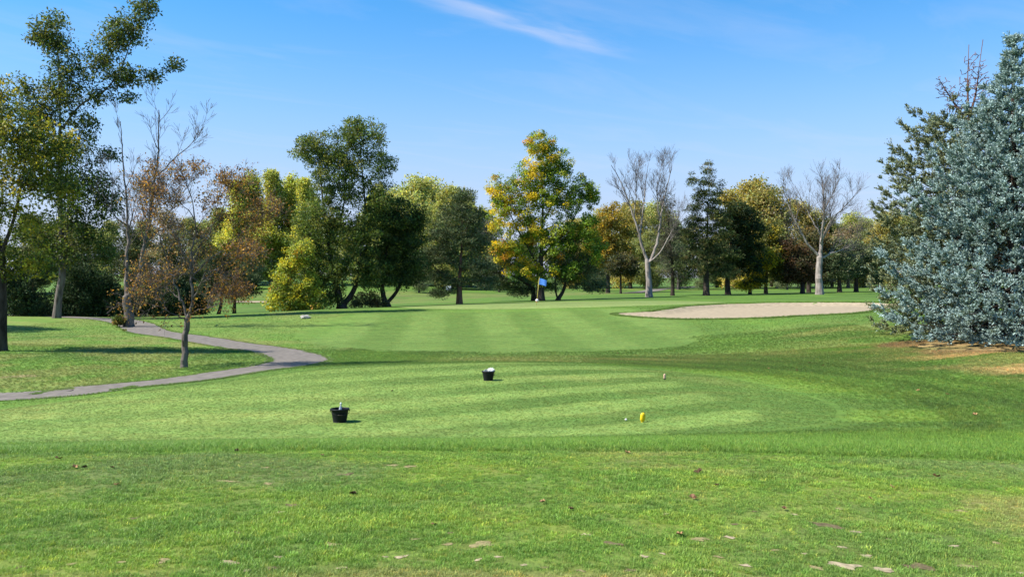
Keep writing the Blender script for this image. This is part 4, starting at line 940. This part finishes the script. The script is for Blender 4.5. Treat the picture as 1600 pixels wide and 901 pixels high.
bucket(bp1, 'nearer black bucket with a bottle neck sticking out, on the striped tee', .4)
bucket(bp2, 'farther black bucket with crumpled white paper, on the striped tee', 1.1)
# bottle standing in the nearer bucket
bo = empty('bottle', bp1 + np.array([.0, .01, .0145])); tag(bo, 'clear plastic bottle with white cap standing in the nearer bucket', 'bottle'); bo.rotation_euler = (.05, .06, 0)
V, Fc = lathe([(.034, 0), (.037, .006), (.037, .06), (.034, .08), (.037, .10), (.037, .20), (.034, .235), (.022, .285), (.0135, .315), (.0135, .345)], 20); obj('body', pymesh('bottle_body', V, Fc, CLEAR, True), bo)
V, Fc = lathe([(.017, .334), (.0185, .337), (.0185, .362), (.016, .368), (.001, .3685)], 18); obj('cap', pymesh('bottle_cap', V, Fc, CAP, True), bo)
# crumpled papers
def crumple(name, label, p, r, sq, seed, cat, mat):
    rr = np.random.default_rng(seed); V, Fc = lathe([(max(.001, math.sin(t)) , -math.cos(t)) for t in np.linspace(0, pi, 13)], 18)
    V = np.array(V); k = 1 + .22 * rr.normal(size=(len(V), 1)); k[:18] = 1; k[-18:] = 1; V = V * k * np.array(sq) * r
    V[:, 2] -= V[:, 2].min()
    o = obj(name, pymesh(name, V, Fc, mat), None, p); tag(o, label, cat); return o
crumple('crumpled_paper', 'crumpled white paper poking over the right rim of the farther bucket', bp2 + np.array([.075, .0, .205]), .075, (1.25, .9, .85), 5, 'paper', WHITE)
crumple('paper_wad', 'grey crumpled wrapper filling the farther bucket', bp2 + np.array([-.045, .01, .10]), .10, (.9, .9, .86), 8, 'paper', simple('grey_wrapper', (.34, .35, .34), .6, .3))
# tee markers: oval blocks on a short spike
def marker(name, p, label, h, wd, mat, foot, lean):
    o = empty(name, p); tag(o, label, 'tee marker', 'tee markers'); o.rotation_euler = (0, lean, .3)
    n = 12; V, Fc = [], []; seg = 24
    zs = np.linspace(0, 1, n)
    for f in zs:
        z = h * (.02 + .98 * f); rad = wd * .5 * (1 - abs(2 * f - 1) ** 3.2) ** .42 if 0 < f < 1 else .004
        for k in range(seg): a = 2 * pi * k / seg; V.append((rad * math.cos(a), rad * .72 * math.sin(a), z))
    for i in range(n - 1):
        for k in range(seg): k2 = (k + 1) % seg; Fc.append((i * seg + k, i * seg + k2, (i + 1) * seg + k2, (i + 1) * seg + k))
    Fc += [tuple(range(seg))[::-1], tuple(range((n - 1) * seg, n * seg))]
    obj('body', pymesh(name + '_body', V, Fc, mat, True), o)
    V, Fc = lathe([(.004, -.06), (.012, -.02), (wd * foot, .0), (wd * foot * 1.1, h * .18), (.01, h * .24)], 18); obj('spike', pymesh(name + '_spike', V, Fc, mat if foot < .3 else FOOT, True), o)
marker('tee_marker', onground(1003.5, 659.5), 'bright yellow oval tee marker on the striped tee', .185, .105, YEL, .25, .12)
marker('tee_marker', onground(1038.5, 592.5), 'faded peach tee marker with dark foot at the far right of the tee', .17, .075, PEACH, .44, 0.0)
gb = crumple('golf_ball', 'tiny white golf ball beside the yellow tee marker', onground(978, 657) + np.array([0, 0, .0]), .021, (1, 1, 1), 1, 'ball', BALLM)
V, Fc = lathe([(max(.0005, .0214 * math.sin(t)), .0214 - .0214 * math.cos(t)) for t in np.linspace(0, pi, 12)], 18); gb.data = pymesh('golf_ball', V, Fc, BALLM, True)
# flagstick
fp = onground(838.3, 476.5); fs = empty('flagstick', fp); tag(fs, 'yellow flagstick with blue flag on the green', 'flag'); fs.rotation_euler = (0, .10, 0)
V, Fc = tube([(0, 0, -.1), (0, 0, 2.2)], [.018, .014], 10); obj('pole', pymesh('flag_pole', V, Fc, POLE, True), fs)
V, Fc = lathe([(.024, 2.19), (.026, 2.21), (.018, 2.235), (.001, 2.24)], 12); obj('finial', pymesh('flag_finial', V, Fc, POLE, True), fs)
V, Fc = [], []
nu, nv = 12, 8
for side in (0, 1):
    for i in range(nu + 1):
        for j in range(nv + 1):
            u = i / nu; v = j / nv
            V.append((.012 + u * .60, .035 * math.sin(6.0 * u + 1.2 * v) * u - .10 * u + side * .004, 1.66 + v * (.50 - .06 * u) - .10 * u * u * (1 - .4 * v)))
m = (nu + 1) * (nv + 1)
for side in (0, 1):
    for i in range(nu):
        for j in range(nv):
            q = [side * m + i * (nv + 1) + j, side * m + (i + 1) * (nv + 1) + j, side * m + (i + 1) * (nv + 1) + j + 1, side * m + i * (nv + 1) + j + 1]; Fc.append(tuple(q if side == 0 else q[::-1]))
obj('flag_cloth', pymesh('flag_cloth', V, Fc, FLAGM, True), fs)
V, Fc = lathe([(max(.001, .115 * math.sin(t)), .38 - .115 * math.cos(t)) for t in np.linspace(0, pi, 13)], 18); obj('position_ball', pymesh('position_ball', V, Fc, BALLM, True), fs)
V, Fc = lathe([(.02, .24), (.085, .255), (.09, .275), (.02, .29)], 18); obj('ball_collar', pymesh('ball_collar', V, Fc, REDM, True), fs)
# pale stone on the left mound, far white sign
STONE = simple('pale_stone', (.48, .44, .39), .9, .1, (9, .2), .02)
sp_ = onground(477, 497.5); crumple('flat_stone', 'flat pale stone on the grass mound below the golden shrub', sp_ - np.array([0, 0, .06]), .24, (1.35, .9, .55), 12, 'stone', STONE)
SIGNW = simple('white_sign', (.8, .8, .8), .5)
b = ground_pt(701, 118); sg = empty('tee_sign', b); tag(sg, 'small far white sign left of the pinkish-trunked pine', 'sign')
V, Fc = tube([(0, 0, -.1), (0, 0, 1.2)], .05, 8); obj('post', pymesh('sign_post', V, Fc, B_DARK), sg)
V = [(x, y, z) for x in (-.35, .35) for y in (-.08, -.052) for z in (.75, 1.45)]
obj('board', pymesh('sign_board', V, [(0, 1, 3, 2), (4, 6, 7, 5), (0, 4, 5, 1), (2, 3, 7, 6), (0, 2, 6, 4), (1, 5, 7, 3)], SIGNW), sg)

# ------------------------------------------------------------------ bare patches worn into the foreground tee
PATCHES = []
DIRT = simple('dry_sand_divot', (.31, .25, .155), .95, .05, (26, .3), .01); SOIL = simple('bare_soil', (.125, .10, .052), .95, .05, (30, .35), .012); STRAWM = simple('dead_straw', (.22, .185, .085), .95, .05, (40, .35), .012)
prr = np.random.default_rng(21)
def patch(px, py, wpx, mat, asp=.62):
    c = onground(px, py); D = c[1]; hw = wpx / F * D * .5; n = 18
    k = np.exp(prr.normal(0, .42, n)); k = (k + .6 * np.roll(k, 1)) / 1.6; a = 2 * pi * np.arange(n) / n
    rot = prr.uniform(-.6, .6)
    e = np.stack([np.cos(a) * hw * k, np.sin(a) * hw * k * asp], 1); e = e @ np.array([[math.cos(rot), math.sin(rot)], [-math.sin(rot), math.cos(rot)]])
    P = e + c[:2]; PATCHES.append((c[0], c[1], hw, P))
    V = np.vstack([np.column_stack([P, zg(P[:, 0], P[:, 1]) + .003]), np.column_stack([c[:2] + e * .55, zg(*(c[:2] + e * .55).T) + .005]), [[c[0], c[1], c[2] + .005]]])
    Fc = [(i, (i + 1) % n, n + (i + 1) % n, n + i) for i in range(n)] + [(n + i, n + (i + 1) % n, 2 * n) for i in range(n)]
    o = obj('bare_patch', pymesh('bare_patch', V, Fc, mat, True), ground)
for a in [(435, 801, 16, DIRT), (358, 880, 26, DIRT), (385, 892, 16, DIRT), (535, 888, 16, DIRT), (628, 871, 18, DIRT), (602, 872, 10, DIRT), (748, 874, 14, DIRT), (779, 873, 14, DIRT), (700, 853, 18, STRAWM), (752, 853, 40, STRAWM),
          (1316, 886, 44, DIRT), (1381, 891, 40, DIRT), (1445, 889, 42, SOIL), (1510, 886, 30, STRAWM), (1597, 897, 14, DIRT), (1275, 888, 22, STRAWM), (1338, 834, 18, DIRT), (1392, 843, 16, SOIL), (1352, 870, 16, DIRT), (1315, 857, 13, DIRT), (1490, 854, 18, DIRT),
          (1290, 822, 30, SOIL), (1240, 806, 12, DIRT), (1180, 799, 9, SOIL), (1092, 844, 26, STRAWM), (1140, 840, 16, DIRT), (1045, 804, 14, DIRT), (1148, 821, 12, SOIL), (955, 850, 26, SOIL), (916, 836, 12, DIRT), (1006, 870, 14, DIRT), (1035, 868, 10, DIRT), (850, 888, 16, SOIL), (820, 886, 11, DIRT), (1165, 886, 20, DIRT), (1256, 868, 10, DIRT),
          (290, 753, 10, STRAWM), (350, 753, 18, STRAWM), (415, 731, 14, STRAWM), (420, 757, 16, STRAWM), (640, 729, 18, STRAWM), (612, 728, 20, STRAWM), (540, 741, 24, SOIL), (460, 790, 24, SOIL), (530, 811, 14, STRAWM), (143, 798, 12, SOIL), (210, 812, 14, SOIL), (110, 883, 14, STRAWM), (258, 877, 18, STRAWM), (33, 889, 16, SOIL), (190, 880, 14, STRAWM), (646, 845, 14, STRAWM), (576, 829, 10, SOIL), (604, 829, 10, SOIL), (515, 853, 24, STRAWM), (433, 872, 16, DIRT), (705, 833, 12, SOIL), (370, 833, 20, SOIL), (430, 889, 24, SOIL),
          (1500, 798, 16, STRAWM), (1310, 795, 14, STRAWM), (1425, 888, 14, SOIL), (1555, 851, 16, STRAWM), (1210, 862, 12, STRAWM), (1120, 870, 12, STRAWM), (1100, 893, 26, STRAWM), (985, 893, 22, SOIL), (905, 893, 14, STRAWM), (25, 588, 60, STRAWM)]:
    patch(*a)

# fallen leaves
LEAFM = [simple('fallen_brown', (.16, .085, .04), .7, .2, (40, .2)), simple('fallen_tan', (.34, .20, .09), .7, .2, (40, .2)), simple('fallen_dark', (.09, .055, .03), .8, .1)]
def leaf_mesh(seed, mat):
    rr = np.random.default_rng(seed); n = 11; out = []
    lob = [1.0, .62, .85, .5, .72, .45, .72, .5, .85, .62, .9]
    V = [(0, 0, .004)]
    for k in range(n):
        a = 2 * pi * k / n + pi / 2; rr_ = .040 * lob[k] * rr.uniform(.85, 1.15); V.append((rr_ * math.cos(a), rr_ * math.sin(a) * 1.15, .010 + .022 * rr.random()))
    Fc = [(0, 1 + k, 1 + (k + 1) % n) for k in range(n)]
    return pymesh('fallen_leaf', V, Fc, mat)
LM = [leaf_mesh(400 + k, LEAFM[k % 3]) for k in range(6)]
for i, (px, py, s) in enumerate([(93, 719, 1.3), (117, 733, 1.1), (132, 734, 1), (176, 734, .9), (182, 761, .9), (370, 707, 1.2), (505, 713, .8), (980, 710, 1.2), (1092, 741, 1.5), (1464, 748, 1.4), (1394, 765, .8), (1120, 762, .7), (1082, 782, 1.2), (848, 787, 1), (892, 799, .9), (1225, 798, .9), (1359, 782, .8), (552, 776, 1.2), (679, 825, .8), (1062, 839, 1), (1520, 701, 1), (612, 612, 1.6), (850, 605, 1.3), (770, 624, 1.1), (820, 612, 1)]):
    o = obj('fallen_leaf', LM[i % 6], None, onground(px, py, .012)); o.rotation_euler = (prr.normal(0, .15), prr.normal(0, .15), prr.uniform(0, 6)); s *= .78; o.scale = (s, s, s)
    if py > 690: tag(o, 'small dry leaf lying on the foreground tee grass', 'leaf', 'dry leaves on the foreground grass')
    else: tag(o, 'small dark leaf lying on the striped tee', 'leaf', 'dry leaves on the striped tee')
for i, (px, py) in enumerate([(1201, 577), (1265, 568), (1286, 572), (1480, 618), (1434, 612), (1523, 650), (965, 553), (1245, 580)]):
    o = obj('fallen_leaf', LM[1], None, onground(px, py, .02)); o.rotation_euler = (.3, .2, prr.uniform(0, 6)); o.scale = (1.5, 1.5, 1.5); tag(o, 'pale tan leaf lying on the grass right of the striped tee', 'leaf', 'pale leaves in the right rough')

# ------------------------------------------------------------------ grass blades
def tuft(name, seed, nb, h, spread, wid):
    rr = np.random.default_rng(seed); V, Fc = [], []
    for k in range(nb):
        a = rr.uniform(0, 2 * pi); r = spread * math.sqrt(rr.random()); b = np.array([r * math.cos(a), r * math.sin(a), -.004])
        ln = h * rr.uniform(.55, 1.15); t = rr.uniform(.05, .75); aa = rr.uniform(0, 2 * pi); d = np.array([math.cos(aa) * math.sin(t), math.sin(aa) * math.sin(t), math.cos(t)])
        s = np.array([-math.sin(aa + rr.normal(0, .8)), math.cos(aa), 0]); s /= np.linalg.norm(s); wv = wid * rr.uniform(.7, 1.3)
        m = b + d * ln * .55; tip = m + (d + np.array([math.cos(aa), math.sin(aa), -.35]) * .45) * ln * .5
        i = len(V); V += [b - s * wv, b + s * wv, m + s * wv * .8, m - s * wv * .8, tip]; Fc += [(i, i + 1, i + 2, i + 3), (i + 3, i + 2, i + 4)]
    return V, Fc
def blade_mat():
    m, t = newmat('grass_blade')
    at = N(t, 'ShaderNodeAttribute', attribute_name='tint', attribute_type='INSTANCER')
    b = N(t, 'ShaderNodeBsdfPrincipled'); b.inputs['Roughness'].default_value = .5; b.inputs['Specular IOR Level'].default_value = .25
    t.links.new(at.outputs['Color'], b.inputs['Base Color'])
    tr = N(t, 'ShaderNodeBsdfTranslucent'); t.links.new(at.outputs['Color'], tr.inputs[0])
    mx = N(t, 'ShaderNodeMixShader'); mx.inputs[0].default_value = .35; t.links.new(b.outputs[0], mx.inputs[1]); t.links.new(tr.outputs[0], mx.inputs[2])
    o = N(t, 'ShaderNodeOutputMaterial'); t.links.new(mx.outputs[0], o.inputs[0]); return m
BLADE = blade_mat()
PROTO = {}
for nm, args in {'short': (18, .030, .030, .0016), 'mid': (16, .060, .045, .0024), 'long': (18, .105, .06, .0032)}.items():
    V, Fc = tuft(nm, 5, *args); PROTO[nm] = bpy.data.objects.new('grass_tuft_' + nm, pymesh('grass_tuft_' + nm, V, Fc, BLADE))
def scatter(name, X, Y, proto, smin, smax, gain=1.25, jit=.16, off=0.0, sm=None):
    rr = np.random.default_rng(len(X)); n = len(X)
    Z = zg(X, Y) + off; me = bpy.data.meshes.new(name); me.vertices.add(n); me.vertices.foreach_set('co', np.stack([X, Y, Z], 1).astype(np.float32).ravel())
    c = ground_colour(X, Y) * gain * np.exp(rr.normal(0, jit, (n, 1))) * np.exp(rr.normal(0, .05, (n, 3)))
    yel = rr.random(n) < .07; c[yel] = c[yel] * np.array([1.9, 1.35, 1.3])
    a = me.attributes.new('tint', 'FLOAT_COLOR', 'POINT'); q = np.ones((n, 4), np.float32); q[:, :3] = c; a.data.foreach_set('color', q.ravel())
    a = me.attributes.new('rot', 'FLOAT_VECTOR', 'POINT'); e = np.stack([rr.normal(0, .12, n), rr.normal(0, .12, n), rr.uniform(0, 6.28, n)], 1).astype(np.float32); a.data.foreach_set('vector', e.ravel())
    a = me.attributes.new('scl', 'FLOAT', 'POINT'); a.data.foreach_set('value', (rr.uniform(smin, smax, n) * (1 if sm is None else sm)).astype(np.float32))
    o = obj(name, me); tag(o, kind='stuff')
    ng = bpy.data.node_groups.new(name, 'GeometryNodeTree'); ng.interface.new_socket('Geometry', in_out='INPUT', socket_type='NodeSocketGeometry'); ng.interface.new_socket('Geometry', in_out='OUTPUT', socket_type='NodeSocketGeometry')
    gi = ng.nodes.new('NodeGroupInput'); go = ng.nodes.new('NodeGroupOutput'); ip = ng.nodes.new('GeometryNodeInstanceOnPoints'); oi = ng.nodes.new('GeometryNodeObjectInfo'); oi.inputs['Object'].default_value = PROTO[proto]; oi.inputs['As Instance'].default_value = True
    def na(nm, ty): q = ng.nodes.new('GeometryNodeInputNamedAttribute'); q.data_type = ty; q.inputs['Name'].default_value = nm; return q.outputs['Attribute']
    er = ng.nodes.new('FunctionNodeEulerToRotation'); ng.links.new(na('rot', 'FLOAT_VECTOR'), er.inputs[0])
    ng.links.new(gi.outputs[0], ip.inputs['Points']); ng.links.new(oi.outputs['Geometry'], ip.inputs['Instance']); ng.links.new(er.outputs[0], ip.inputs['Rotation']); ng.links.new(na('scl', 'FLOAT'), ip.inputs['Scale']); ng.links.new(ip.outputs[0], go.inputs[0])
    md = o.modifiers.new('scatter', 'NODES'); md.node_group = ng
    return o
grr = np.random.default_rng(77)
def cand(n, x0, x1, y0, y1, fov=.70, pad=1.2):
    X = grr.uniform(x0, x1, n); Y = grr.uniform(y0, y1, n); k = np.abs(X) < Y * fov + pad; return X[k], Y[k]
def off_patches(X, Y):
    k = np.ones(len(X), bool)
    for cx_, cy_, hw, P in PATCHES:
        m = (np.abs(X - cx_) < hw * 1.6) & (np.abs(Y - cy_) < hw * 1.6)
        if m.any(): i = np.nonzero(m)[0]; d = sdf(P, X[i], Y[i]); k[i[d < .004]] = False
    return X[k], Y[k]
# foreground tee, short turf in uneven clumps
X, Y = cand(230000, -7.6, 7.6, 3.6, 9.0); X, Y = off_patches(X, Y)
k = grr.random(len(X)) < .22 + .78 * sstep(.34, .56, fbm(X, Y * 1.5, .22, 3)); X, Y = X[k], Y[k]
k = fbm(X + 3, Y - 8, .8, 3) + grr.normal(0, .06, len(X)) > .60
scatter('foreground_turf', X[~k], Y[~k], 'short', .42, .92, 1.58, .24); scatter('foreground_turf_clumps', X[k], Y[k], 'short', .8, 1.35, 1.58, .24)
# longer fringe on the bank between the two tees
X, Y = cand(90000, -12, 12, 8.5, 14.6, .70, 1.5); d = sdf(TEE2, X, Y); k = (d > .1) & (Y > lipY(X) - .05 + .3 * (fbm(X, Y, 1.1, 3) - .5)); scatter('bank_grass', X[k], Y[k], 'long', .32, .70, 1.3)
# striped tee
X, Y = cand(150000, -17, 8, 14, 31, .70, 1); d = sdf(TEE2, X, Y); k = d < 0; scatter('striped_tee_turf', X[k], Y[k], 'short', .45, .85, 1.15, .12)
# rough right and left
def rough(name, n, box, proto, a, b):
    X, Y = cand(n, *box); k = (sdf(TEE2, X, Y) > .12) & (np.hypot((X - 19.9) / 5.0, (Y - 33) / 3.7) > .72)
    dmin = np.full(len(X), 9.0); C = spline(PATHC, 6, False)
    for p in C: dmin = np.minimum(dmin, np.hypot(X - p[0], Y - p[1]))
    k &= (dmin > 1.36) & (sdf(APPR, X, Y) + 2.0 * (fbm(X, Y, 2, 3) - .5) > 0); scatter(name, X[k], Y[k], proto, a, b, 1.2, sm=(.45 + .55 * sstep(0, 2.5, sdf(TEE2, X, Y)))[k])
rough('right_rough_grass', 90000, (3, 26, 13, 36), 'long', .35, .8)
rough('left_rough_grass', 60000, (-30, -3, 14, 40), 'long', .35, .75)
rough('valley_grass', 40000, (-8, 18, 29.5, 44), 'long', .35, .75)
# fringe on the bunker lip
BB = BUNK; tt = grr.random(5000) * len(BB); i = tt.astype(int); f = (tt - i)[:, None]; Q = BB[i] * (1 - f) + BB[(i + 1) % len(BB)] * f
ce = BB.mean(0); dn = Q - ce; dn /= np.linalg.norm(dn, axis=1)[:, None]; Q = Q + dn * (grr.random(len(Q)) * .5 + .03)[:, None]
k = sdf(BUNK, Q[:, 0], Q[:, 1]) > .04; Q = Q[k]
scatter('bunker_lip_grass', Q[:, 0], Q[:, 1], 'long', .5, 1.2)

# mown slopes further out: approach, bank right of it, mound left of it
X, Y = cand(90000, -30, 31, 38, 63, .66, 2); k = (sdf(BUNK, X, Y) > .05) & (sdf(GREEN, X, Y) > .2) & (np.hypot((X - 19.9) / 5.0, (Y - 33) / 4.0) > 1.1)
dmin = np.full(len(X), 9.0)
for p in spline(PATHC, 6, False): dmin = np.minimum(dmin, np.hypot(X - p[0], Y - p[1]))
k &= dmin > 1.4; X, Y = X[k], Y[k]; scatter('far_slope_turf', X, Y, 'mid', .35, .7, 1.2, .14, 0, np.where(sdf(APPR, X, Y) < 0, .55, 1.25))

# grass creeping over the path edges
C = spline(PATHC, 60, False); T = np.gradient(C, axis=0); T /= np.linalg.norm(T, axis=1)[:, None]; Nn = np.column_stack([-T[:, 1], T[:, 0]])
Q = []
for sgn in (-1, 1):
    for rep_ in range(9): Q.append(C + Nn * sgn * (1.06 + .14 * fbm(C[:, 0] + 31 * sgn, C[:, 1], .7, 3)[:, None] * 2 - .02 + grr.normal(0, .07, (len(C), 1))))
Q = np.vstack(Q); Q = Q[(Q[:, 0] > -34) & (Q[:, 1] < 58)]; scatter('path_edge_grass', Q[:, 0], Q[:, 1], 'mid', .5, 1.1, 1.2)
